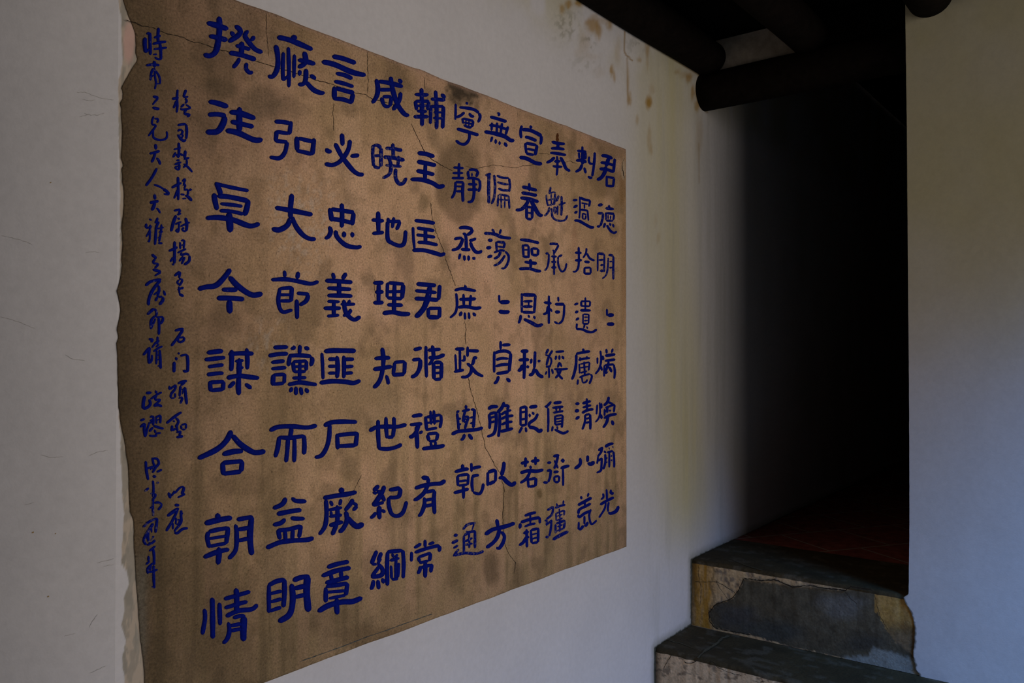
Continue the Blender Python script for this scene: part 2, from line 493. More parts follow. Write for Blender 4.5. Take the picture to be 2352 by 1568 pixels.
# tiled floor of the passage
def tile_mat():
    m = mat('red_floor_tile', base=(0.30, 0.075, 0.05), attr=False, rough=0.8, spec=0.05, grain=0.45, gscale=25, bump=0.3)
    t = m.node_tree; N = t.nodes; L = t.links
    b = N['Principled BSDF']; src = b.inputs['Base Color'].links[0].from_socket
    g = N.new('ShaderNodeNewGeometry')
    mp = N.new('ShaderNodeMapping'); mp.inputs['Rotation'].default_value = (0, 0, math.radians(33))
    br = N.new('ShaderNodeTexBrick'); br.offset = 0.5
    br.inputs['Scale'].default_value = 1.0; br.inputs['Mortar Size'].default_value = 0.005
    br.inputs['Brick Width'].default_value = 0.30; br.inputs['Row Height'].default_value = 0.30
    br.inputs['Mortar Smooth'].default_value = 0.3
    br.inputs['Color1'].default_value = (0, 0, 0, 1); br.inputs['Color2'].default_value = (0, 0, 0, 1); br.inputs['Mortar'].default_value = (1, 1, 1, 1)
    L.new(g.outputs['Position'], mp.inputs[0]); L.new(mp.outputs[0], br.inputs['Vector'])
    mx = N.new('ShaderNodeMix'); mx.data_type = 'RGBA'
    L.new(br.outputs['Color'], mx.inputs[0]); L.new(src, mx.inputs[6]); mx.inputs[7].default_value = (0.40, 0.28, 0.2, 1)
    L.new(mx.outputs[2], b.inputs['Base Color'])
    return m


TB = float(hit(1684, 1238, 2, 0.75)[0])
struct(make('floor_passage', [(TB, -1.65, 0.7485), (7.3, -1.65, 0.7485), (7.3, 0.0, 0.7485), (TB, 0.0, 0.7485)], [(0, 1, 2, 3)], tile_mat(), smooth=False))


# ---------------------------------------------------------------- steps
def zoomed(pts, x0, y0, s):
    return [(x0 + x / s, y0 + y / s) for x, y in pts]


PATCH = zoomed([(840, 470), (1000, 490), (1100, 480), (1250, 540), (1400, 530), (1520, 555), (1700, 570), (1740, 540), (1930, 570), (1950, 640), (1930, 720), (1990, 800), (2040, 900),
                (2110, 1000), (2280, 1130), (2320, 1260), (1900, 1200), (1700, 1150), (1300, 1060), (900, 950), (600, 890), (550, 830), (545, 760), (600, 690), (740, 640), (800, 560)], 1480, 1200, 3.675)


def col_upper_riser(P):
    px, py = pix(P); X, Y, Z = P[..., 0], P[..., 1], P[..., 2]
    qx = px + 9 * (fbm(px / 7, py / 7) - .5); qy = py + 9 * (fbm(px / 7 + 40, py / 7) - .5)
    col = np.broadcast_to(np.array([0.58, 0.385, 0.20]), P.shape).copy()
    col = mixc(col, (0.16, 0.12, 0.09), sstep(.52, .66, fbm(px / 9, py / 14)) * .8)
    och = (1 - sstep(1630, 1648, qx)) * (0.5 + 0.5 * sstep(.35, .6, fbm(px / 4.5, py / 40)))
    col = mixc(col, (0.46, 0.22, 0.02), och * .9)
    col = mixc(col, (0.12, 0.09, 0.06), (1 - sstep(1584, 1604, qx)) * .7)
    col = mixc(col, (0.10, 0.07, 0.04), (1 - sstep(.0, .022, np.abs(px - 1636 - 5 * np.sin(py / 9)) / 200)) * .6)
    och2 = sstep(1985, 2005, qx) * (1 - sstep(1440, 1475, qy))
    col = mixc(col, (0.42, 0.225, 0.045), och2 * (.6 + .4 * fbm(px / 10, py / 10)))
    col = mixc(col, (0.11, 0.075, 0.04), sstep(1985, 2005, qx) * sstep(1418, 1450, qy) * .75)
    p = inpoly(qx, qy, PATCH).astype(float)
    g = np.array([0.098, 0.078, 0.048]) * (0.55 + 0.95 * fbm(px / 22, py / 16, 5))[..., None]
    g = mixc(g, (0.055, 0.057, 0.05), blob(px, py, 1770, 1450, 90, 30, .6, .3) * .75)
    g = mixc(g, (0.06, 0.058, 0.058), blob(px, py, 1690, 1415, 50, 34, .6, .4) * .7)
    g = mixc(g, (0.19, 0.18, 0.165), blob(px, py, 1930, 1395, 60, 32, .7, .4) * .6)
    g = mixc(g, (0.055, 0.05, 0.04), blob(px, py, 1985, 1475, 60, 26, .7, .4) * .7)
    col = col * (1 - p[..., None]) + g * p[..., None]
    pale = sstep(0, 10, qy - np.interp(px, [1930, 1995, 2005, 2040, 2098, 2120], [1505, 1500, 1484, 1490, 1508, 1515]) - 8 * (fbm(px / 5, py / 5) - .5)) * sstep(1925, 1950, px)
    col = mixc(col, (0.30, 0.31, 0.28), pale * .85)
    lip = (1 - sstep(0, 6, np.abs(qy - np.interp(px, [1640, 1710, 1820, 1940], [1318, 1326, 1342, 1352])))) * sstep(1640, 1660, px) * (1 - sstep(1935, 1960, px))
    col = mixc(col, (0.50, 0.34, 0.18), lip * .8)
    return col


def col_lower_riser(P):
    px, py = pix(P)
    col = np.broadcast_to(np.array([0.68, 0.46, 0.27]), P.shape).copy() * (0.75 + .5 * fbm(px / 20, py / 20))[..., None]
    col = mixc(col, (0.10, 0.08, 0.06), (1 - sstep(1504, 1530, px + 10 * fbm(px / 5, py / 5))) * .7)
    col = mixc(col, (0.06, 0.045, 0.035), sstep(.60, .66, fbm(px / 12 + 7, py / 9)) * .6)
    return col


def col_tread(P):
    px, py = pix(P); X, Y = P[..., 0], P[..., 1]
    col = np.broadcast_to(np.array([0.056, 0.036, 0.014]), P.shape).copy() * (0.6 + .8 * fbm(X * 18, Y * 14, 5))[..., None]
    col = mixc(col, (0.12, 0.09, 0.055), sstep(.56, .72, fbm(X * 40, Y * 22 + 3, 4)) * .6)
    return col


def step(name, label, profile, y0, y1, riser_col, cracks, zb, rcracks=()):
    """profile: (x, z) pairs from the back of the tread to the nosing; the riser drops from the last to zb"""
    root = thing(name, label, 'step', (profile[-1][0], (y0 + y1) / 2, zb))
    ys = np.linspace(y0, y1, 150)
    pr = np.array(profile)
    T = np.empty((len(pr), len(ys), 3))
    wob = (fbm(ys * 25, ys * 0 + zb * 9) - .5) * 0.012 + (fbm(ys * 90, ys * 0 + zb * 5) - .5) * 0.006
    k = np.linspace(0, 1, len(pr)) ** 2
    corner = 0.005 * np.exp(-(np.abs(ys - y0) / 0.02) ** 1.5)
    for i, (x, z) in enumerate(pr):
        T[i, :, 0] = x + wob * k[i] + corner * k[i]
        T[i, :, 1] = ys
        T[i, :, 2] = z - (0.5 * np.abs(wob) + 0.6 * corner) * k[i] + 0.003 * (fbm(np.full_like(ys, x) * 12, ys * 12) - .5)
    off = np.array(root.location)
    V = [T.reshape(-1, 3)]; F = [quads(len(ys), len(pr))]; MI = [np.zeros(len(F[0]), int)]; n = len(V[0])
    for pts, w in cracks:
        v, f = ribbon(pts, w, 2, pr[0][1] + 0.0025)
        V.append(v); F.append(f + n); MI.append(np.ones(len(f), int)); n += len(v)
    V = np.concatenate(V)
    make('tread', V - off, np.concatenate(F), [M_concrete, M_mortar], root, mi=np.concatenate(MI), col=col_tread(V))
    zs = np.linspace(0, 1, 60)
    R = np.empty((len(zs), len(ys), 3))
    for i, t in enumerate(zs):
        R[i, :, 0] = T[-1, :, 0] * (1 - t) + (pr[-1][0] + 0.003) * t + 0.004 * (fbm(ys * 30, np.full_like(ys, t * 8 + zb)) - .5) * min(1, 4 * t)
        R[i, :, 1] = ys
        R[i, :, 2] = T[-1, :, 2] * (1 - t) + zb * t
    V = [R.reshape(-1, 3)]; F = [quads(len(ys), len(zs))]; MI = [np.zeros(len(F[0]), int)]; n = len(V[0])
    for pts, w in rcracks:
        v, f = ribbon(pts, w, 0, pr[-1][0] - 0.0045)
        V.append(v); F.append(f + n); MI.append(np.ones(len(f), int)); n += len(v)
    V = np.concatenate(V)
    make('riser', V - off, np.concatenate(F), [M_concrete, M_crack], root, mi=np.concatenate(MI), col=riser_col(V))
    return root


M_mortar = mat('mortar_joint', base=(0.10, 0.080, 0.045), attr=False, grain=0.5, gscale=200)
arc = [(0.014 * math.cos(a), 0.014 * math.sin(a)) for a in np.linspace(math.pi / 2, math.pi, 6)]
TX = lambda xf, z, xb: [(xb - (xb - xf - .014) * t, z) for t in np.linspace(0, 1, 22)] + [(xf + .014 + a, z - .014 + b) for a, b in arc[1:]]
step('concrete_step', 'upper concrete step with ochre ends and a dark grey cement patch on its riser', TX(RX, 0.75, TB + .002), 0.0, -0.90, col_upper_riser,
     [(zoomed([(720, 300), (860, 360), (1000, 400)], 1480, 1200, 3.675), .5)], 0.5,
     [(PATCH[:9], 1.3), (PATCH[19:] + PATCH[:1], 1.1), (zoomed([(420, 500), (620, 500), (780, 600)], 1480, 1200, 3.675), .6), (zoomed([(600, 480), (640, 560), (700, 640)], 1480, 1200, 3.675), .5),
      (zoomed([(460, 350), (455, 440), (480, 560), (470, 700)], 1480, 1200, 3.675), .5), (zoomed([(1690, 580), (1740, 640), (1800, 690)], 1480, 1200, 3.675), .5),
      (zoomed([(1940, 590), (1960, 690), (1990, 790), (2060, 910)], 1480, 1200, 3.675), .5)])
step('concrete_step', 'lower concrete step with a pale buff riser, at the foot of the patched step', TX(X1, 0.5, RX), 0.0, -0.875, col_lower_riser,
     [(zoomed([(450, 1140), (500, 1090), (560, 1050), (620, 1010), (660, 970), (720, 955)], 1480, 1200, 3.675), 2.2), (zoomed([(180, 985), (300, 1015), (420, 1060)], 1480, 1200, 3.675), .5)], 0.25,
     [(zoomed([(240, 1105), (200, 1160), (160, 1230)], 1480, 1200, 3.675), .7), (zoomed([(335, 1170), (360, 1185), (400, 1188), (440, 1165), (450, 1145)], 1480, 1200, 3.675), .8),
      (zoomed([(560, 1160), (620, 1220), (700, 1260), (820, 1290)], 1480, 1200, 3.675), .6), (zoomed([(910, 1330), (960, 1345), (1020, 1340)], 1480, 1200, 3.675), .6)])
X0 = X1 - 0.29
step('concrete_step', 'lowest concrete step at ground level, below the buff one', TX(X0, 0.25, X1), 0.0, -0.97, col_lower_riser, [], 0.0)


# ---------------------------------------------------------------- timbers
def log(name, label, cat, a, b, r, grp=None):
    a = np.array(a, float); b = np.array(b, float)
    L = np.linalg.norm(b - a); ax = (b - a) / L
    s1 = np.array([0, 0, 1.0]); s2 = np.cross(ax, s1)
    ns, nl = 40, max(12, int(L / 0.06))
    V = []
    for i in range(nl + 1):
        for j in range(ns):
            th = 2 * math.pi * j / ns
            rr = r * (1 + 0.035 * math.sin(3 * th + i * .13) * math.sin(i * .21 + r * 90) + 0.02 * math.sin(i * 0.37))
            V.append(a * (1 - i / nl) + b * (i / nl) + rr * (math.cos(th) * s1 + math.sin(th) * s2) - a)
    F = [(i * ns + j, i * ns + (j + 1) % ns, (i + 1) * ns + (j + 1) % ns, (i + 1) * ns + j) for i in range(nl) for j in range(ns)]
    F += [tuple(range(ns))[::-1], tuple(nl * ns + j for j in range(ns))]
    o = make(name, V, F, M_wood)
    o.location = a
    return tag(o, label, cat, grp)


log('lintel_beam', 'dark round timber beam spanning the passage, its end set in the white wall', 'beam', (3.0, 0.0, 2.55), (3.0, EY - 0.003, 2.55), 0.071)
log('ceiling_joist', 'dark round joist lying along the top of the inscribed wall', 'joist', (-0.88, -0.034, 2.671), (2.98, -0.034, 2.671), 0.068, 'ceiling joists')
log('ceiling_joist', 'dark round joist above the middle of the passage', 'joist', (-0.88, -0.415, 2.671), (2.98, -0.415, 2.671), 0.068, 'ceiling joists')
log('ceiling_joist', 'dark round joist whose end is set in the right-hand wall', 'joist', (-0.88, -0.832, 2.668), (RX - 0.002, -0.832, 2.668), 0.068, 'ceiling joists')

# ---------------------------------------------------------------- inscription panel
PZ1 = float(hit(1437, 343, 1, 0.0)[2]); PZ0 = float(hit(1437, 1255, 1, 0.0)[2]); PX1 = float(hit(1437, 800, 1, 0.0)[0])
TH = 0.004
panel = thing('inscription_panel', 'tan plaster panel of blue calligraphy with ragged left edge on the white wall', 'inscription', (WX, 0.0, PZ0))
OFF = np.array(panel.location)
RAG = [(276, -400), (285, 0), (297, 36), (304, 52), (312, 76), (314, 122), (319, 137), (304, 159), (289, 184), (280, 201), (284, 212), (283, 226), (277, 235), (281, 249), (283, 300), (280, 363),
       (286, 380), (282, 386), (282, 415), (286, 430), (286, 472), (282, 520), (283, 568), (281, 600), (284, 607), (278, 638), (270, 668), (279, 714), (270, 755), (274, 775), (270, 788), (272, 819),
       (273, 890), (275, 936), (280, 972), (288, 1013), (295, 1064), (298, 1115), (301, 1176), (309, 1197), (310, 1253), (314, 1329), (320, 1406), (324, 1472), (331, 1513), (334, 1568), (338, 1800)]


def build_panel():
    rp = hit([p[0] for p in RAG], [p[1] for p in RAG], 1, -TH)
    nu, nv = 330, 300
    v = np.linspace(0, 1, nv)
    u = np.concatenate([np.linspace(0, 0.06, 40), np.linspace(0.06, 1, nu - 40)[1:]]); nu = len(u)
    zrow = PZ0 + (PZ1 - PZ0) * v
    xl = np.interp(zrow, rp[::-1, 2], rp[::-1, 0]) + 0.0022 * (fbm(zrow * 60, zrow * 0) - .5)
    xr = PX1 + 0.002 * (fbm(zrow * 30, zrow * 0 + 5) - .5)
    X = xl[:, None] + (xr - xl)[:, None] * u[None, :]
    zb = PZ0 + 0.004 * (fbm(X[0] * 9, X[0] * 0) - .5); zt = PZ1 + 0.006 * (fbm(X[-1] * 12, X[-1] * 0 + 2) - .5)
    Z = zb[None, :] + (zt - zb)[None, :] * v[:, None]
    P = np.stack([X, np.full_like(X, -TH), Z], -1)
    px, py = pix(P)
    n1 = fbm(X * 5, Z * 4, 5); n2 = fbm(X * 16 + 3, Z * 13, 4); st = fbm(X * 42, Z * 2.6, 4)
    col = np.broadcast_to(np.array([0.47, 0.305, 0.185]), P.shape).copy()
    col = mixc(col, (0.54, 0.335, 0.225), sstep(.45, .65, n1) * .6)
    col = mixc(col, (0.355, 0.24, 0.13), sstep(.48, .68, fbm(X * 4 + 8, Z * 3.4 + 2, 5)) * .75)
    low = 1 - sstep(PZ0 + .1, PZ0 + .95, Z + .25 * (n1 - .5))
    col = mixc(col, (0.33, 0.235, 0.125), low * (.35 + .5 * sstep(.40, .62, st)))
    col = mixc(col, (0.15, 0.105, 0.06), sstep(.56, .74, n2) * .5)
    col = mixc(col, (0.16, 0.11, 0.06), sstep(.60, .72, st) * (.15 + .25 * low))
    col = mixc(col, (0.60, 0.40, 0.27), sstep(.55, .72, fbm(X * 11 + 21, Z * 8, 5)) * .35 * (1 - low * .6))
    col = mixc(col, (0.20, 0.135, 0.07), sstep(.56, .72, fbm(X * 30 + 5, Z * 30, 4)) * .30)
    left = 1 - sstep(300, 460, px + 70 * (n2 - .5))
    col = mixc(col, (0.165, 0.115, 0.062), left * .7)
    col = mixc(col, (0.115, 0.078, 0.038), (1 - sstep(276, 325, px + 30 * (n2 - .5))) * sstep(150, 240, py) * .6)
    col = mixc(col, (0.44, 0.27, 0.19), blob(px, py, 1340, 800, 70, 300, .8, .4) * .25)
    DK = (0.10, 0.068, 0.036)
    for (cx, cy, rx, ry, s, c) in [(1022, 400, 24, 75, .35, DK), (1072, 350, 34, 30, .3, DK), (1090, 400, 22, 60, .2, DK), (972, 466, 14, 25, .55, (.16, .115, .06)),
                                   (1068, 210, 42, 36, .75, (.12, .09, .06)), (1096, 245, 6, 12, .5, DK), (1388, 418, 42, 40, .5, (.13, .09, .045)), (1400, 335, 45, 34, .45, (.17, .115, .07)),
                                   (1430, 435, 9, 40, .6, (.20, .11, .04)), (1434, 620, 7, 140, .4, (.22, .12, .05)), (600, 235, 55, 40, .5, (.15, .11, .07)), (665, 250, 50, 30, .3, (.15, .11, .07)),
                                   (505, 205, 50, 24, .35, (.15, .11, .07)), (475, 305, 30, 60, .3, (.15, .11, .07)), (1128, 1302, 20, 48, .6, DK), (1042, 1315, 18, 42, .4, DK), (1190, 1318, 14, 34, .4, DK),
                                   (1239, 1132, 7, 13, .7, (.11, .075, .03)), (1115, 1190, 12, 24, .35, DK), (1180, 1140, 10, 40, .25, DK), (860, 1462, 120, 26, .5, (.16, .10, .05)),
                                   (900, 1160, 60, 50, .25, DK), (760, 1430, 80, 40, .3, DK), (1128, 385, 10, 22, .4, (.16, .11, .06)), (1395, 710, 14, 26, .3, DK), (1385, 720, 8, 14, .3, DK),
                                   (640, 1010, 60, 130, .2, DK), (840, 920, 90, 60, .2, (.16, .12, .08)), (1320, 560, 8, 60, .25, (.24, .11, .06)), (1020, 560, 30, 30, .2, DK), (525, 735, 45, 40, .35, DK),
                                   (560, 1110, 60, 40, .3, DK), (480, 1500, 60, 60, .25, DK), (930, 735, 20, 14, .25, DK), (1420, 985, 12, 60, .25, (.15, .11, .05))]:
        col = mixc(col, c, blob(px, py, cx, cy, rx, ry, .5, .35) * s)
    # pale abraded patch right of the second big column
    ab = blob(px, py, 690, 500, 90, 120, .8, .3) * sstep(.52, .72, fbm(X * 150, Z * 110, 3))
    col = mixc(col, (.50, .42, .35), ab * .55)
    ab = blob(px, py, 620, 790, 60, 60, .8, .3) * sstep(.55, .72, fbm(X * 150, Z * 60, 3))
    col = mixc(col, (.50, .42, .35), ab * .5)
    big = blob(px, py, 1053, 420, 54, 98, .16, .12)
    col = mixc(col, (.165, .11, .062), big * .66)
    col = mixc(col, (.06, .043, .028), blob(px, py, 1066, 206, 42, 38, .15, .25) * sstep(.3, .62, fbm(X * 60, Z * 60)) * .9)
    # grey cement smear up the lower left edge
    sm = blob(px, py, 322, 1420, 22, 190, .6, .3)
    col = mixc(col, (.27, .245, .20), sm * .7)
    # chipped right edge
    chip = blob(px, py, 1432, 390, 5, 26, .3, .3)
    col = mixc(col, (.42, .33, .23), chip * .8)
    # top edge rubbed pink beside the whitewash
    col = mixc(col, (.46, .30, .23), sstep(PZ1 - .012, PZ1 - .002, Z) * .5)
    edge_dark = 1.05 * (1 - sstep(260, 860, px + 220 * (n2 - .5))) * (.55 + .9 * n1) + .55 * (1 - sstep(PZ0 + .02, PZ0 + .42, Z + .22 * (n2 - .5))) + .42 * sstep(PZ1 - .26, PZ1 - .02, Z + .2 * (n1 - .5))  # panel tone darker towards its left, bottom and top
    col = col * np.array([1.40, 1.30, 1.20]) * (1 - np.clip(edge_dark, 0, 1)[..., None] * np.array([.63, .62, .63]))
    Yd = -TH + 0.0010 * (fbm(X * 25, Z * 25, 4) - .5)
    edge = np.minimum(np.minimum(u[None, :] * 60, (1 - u)[None, :] * 200), np.minimum(v[:, None] * 120, (1 - v)[:, None] * 160))
    Yd = Yd * np.clip(0.55 + 0.45 * np.clip(edge, 0, 1), 0, 1)
    P[..., 1] = Yd
    V = [P.reshape(-1, 3)]; F = [quads(nu, nv)]; n = nu * nv; MI = [np.zeros(len(F[0]), int)]
    rim = list(range(nu)) + [i * nu + nu - 1 for i in range(1, nv)] + [(nv - 1) * nu + j for j in range(nu - 2, -1, -1)] + [i * nu for i in range(nv - 2, 0, -1)]
    B = V[0][rim].copy(); B[:, 1] = -0.0006
    V.append(B); k = len(rim)
    f = np.array([[rim[i], n + i, n + (i + 1) % k, rim[(i + 1) % k]] for i in range(k)])
    F.append(f); MI.append(np.zeros(k, int)); n += k
    cols = [col.reshape(-1, 3), col.reshape(-1, 3)[rim]]
    random.seed(5)
    surf = -TH - 0.0007
    CR = [([(288, 45), (310, 52), (328, 60), (352, 63), (379, 76), (399, 81), (420, 85), (437, 94), (448, 98), (455, 96), (489, 109), (507, 115), (524, 118), (588, 140), (634, 154), (667, 164), (695, 173),
            (733, 186), (759, 192), (812, 213), (841, 217), (854, 227), (902, 239), (925, 258)], .9), ([(945, 284), (952, 300), (975, 347), (983, 360), (1020, 383), (1041, 393)], .75),
          ([(844, 118), (846, 184), (844, 214)], .45), ([(767, 236), (765, 260), (767, 300)], .4), ([(974, 176), (976, 205)], .45), ([(612, 30), (612, 70), (618, 130)], .4),
          ([(989, 465), (993, 502), (1002, 534), (1018, 573), (1026, 602), (1037, 631), (1047, 657)], .55), ([(1067, 735), (1071, 757), (1068, 770), (1071, 792)], .45),
          ([(1076, 868), (1081, 897), (1092, 930), (1100, 960), (1105, 979), (1108, 999), (1112, 1011), (1115, 1030), (1127, 1048), (1137, 1069), (1150, 1089), (1158, 1124), (1155, 1185), (1157, 1215),
            (1160, 1251), (1168, 1271), (1184, 1292), (1181, 1318)], .55), ([(1070, 381), (1090, 388), (1117, 382), (1139, 379), (1168, 384), (1187, 386), (1201, 380), (1215, 381), (1229, 376)], .5),
          ([(1238, 353), (1255, 352), (1264, 355)], .45), ([(1298, 373), (1308, 369), (1325, 376)], .45), ([(1430, 372), (1429, 384), (1432, 398), (1434, 410)], .6), ([(1431, 372), (1435, 362)], .5),
          ([(319, 1200), (329, 1200)], .6), ([(371, 1192), (379, 1194)], .6), ([(830, 1090), (812, 1130), (800, 1150)], .35), ([(860, 640), (862, 690)], .3)]
    for pts, w in CR:
        a, f = ribbon(pts, w, 1, surf)
        V.append(a); F.append(f + n); MI.append(np.ones(len(f), int)); n += len(a); cols.append(np.tile([.03, .02, .012], (len(a), 1)))
    for pts, w, mi in [([(689, 1519), (787, 1484), (841, 1463), (880, 1450), (915, 1437), (994, 1409)], .9, 2), ([(1281, 306), (1280, 316), (1281, 326)], 3.0, 3)]:
        a, f = ribbon(pts, w, 1, surf, .3)
        V.append(a); F.append(f + n); MI.append(np.full(len(f), mi)); n += len(a); cols.append(np.tile([.06, .06, .05], (len(a), 1)))
    make('plaster_field', np.concatenate(V) - OFF, np.concatenate(F), [M_panel, M_crack, M_groove, M_rust], panel, mi=np.concatenate(MI), col=np.concatenate(cols))


build_panel()


# ---------------------------------------------------------------- characters
def spline(p):
    p = np.array(p, float)
    if len(p) == 2:
        n = max(4, int(np.hypot(*(p[1] - p[0])) / 2.0))
        t = np.linspace(0, 1, n)[:, None]
        return p[0] * (1 - t) + p[1] * t
    q = np.concatenate([[2 * p[0] - p[1]], p, [2 * p[-1] - p[-2]]])
    out = []
    for i in range(1, len(q) - 2):
        n = max(3, int(np.hypot(*(q[i + 1] - q[i])) / 2.0))
        for k in range(n):
            t = k / n
            out.append(.5 * (2 * q[i] + (q[i + 1] - q[i - 1]) * t + (2 * q[i - 1] - 5 * q[i] + 4 * q[i + 1] - q[i + 2]) * t ** 2
                             + (3 * q[i] - q[i - 1] - 3 * q[i + 1] + q[i + 2]) * t ** 3))
    out.append(q[-2])
    return np.array(out)


SEC = [(-1.0, 0.0), (-0.90, 0.62), (-0.45, 0.93), (0.0, 1.0), (0.45, 0.93), (0.90, 0.62), (1.0, 0.0)]


def brush(p, w, relief):
    """one raised brush stroke on the panel: ridge section swept along the stroke"""
    c = spline(p)
    seg = np.hypot(*np.diff(c, axis=0).T); s = np.concatenate([[0], np.cumsum(seg)]); L = s[-1]
    d = np.gradient(c, axis=0); d /= np.maximum(np.hypot(d[:, 0], d[:, 1]), 1e-6)[:, None]
    nrm = np.stack([-d[:, 1], d[:, 0]], -1)
    h = w / 2
    cap = min(h * 1.35, L * .42)
    e = np.minimum(s, L - s) / cap
    prof = np.clip(1 - (1 - np.clip(e, 0, 1)) ** 2, 0.04, 1) ** 0.55
    ph = random.uniform(0, 6.28)
    hw = h * 1.12 * prof * (0.93 + 0.12 * np.sin(np.pi * s / L) + 0.05 * np.sin(s / w * 1.3 + ph))
    V = []
    for off, hh in SEC:
        q = c + nrm * (hw * off)[:, None]
        P = hit(q[:, 0], q[:, 1], 1, -TH)
        P[:, 1] = -TH + 0.0008 - (relief + 0.0008) * hh * np.sqrt(prof)
        V.append(P)
    n, m = len(c), len(SEC)
    F = [(k * n + i, k * n + i + 1, (k + 1) * n + i + 1, (k + 1) * n + i) for k in range(m - 1) for i in range(n - 1)]
    F += [tuple(k * n for k in range(m)), tuple(k * n + n - 1 for k in range(m))[::-1]]
    return np.concatenate(V), F


WEAR = dict(xiao=.13, pian=.14, kui=.15, tong=.12, fu=.08, ming2=.10, cheng=.09, jiang=.11, de=.08, yi4=.05, dang2=.09, en=.07, sheng=.07, chun=.07, gui=.05, s2=.06, s16=.12, s17=.12, s18=.08, s11=.06, s14=.05)


def characters(data, name, base_wear):
    x0 = y0 = 0; sc = 1.0; dw = 30
    for line in data.strip().splitlines():
        line = line.strip()
        if not line or line[0] == '#':
            continue
        if line[0] == '@':
            x0, y0, sc, dw = [float(a) for a in line[1:].split()]
            continue
        body = line.split(':', 1)[1]
        V = []; F = []; n = 0
        for st in body.split('/'):
            if not st.strip():
                continue
            w = dw
            if '|' in st:
                w, st = st.split('|'); w = float(w)
            p = [(x0 + float(a.split(',')[0]) / sc, y0 + float(a.split(',')[1]) / sc) for a in st.split()]
            v, f = brush(p, w / sc, min(0.0042, 0.0009 + 0.00028 * w / sc))
            V.append(v); F += [tuple(i + n for i in q) for q in f]; n += len(v)
        V = np.concatenate(V)
        org = np.array([V[:, 0].mean(), 0.0, V[:, 2].mean()])
        o = make(name, V - org, F, M_blue, panel)
        o.location = org - OFF
        o['wear'] = WEAR.get(line.split(':', 1)[0], base_wear)


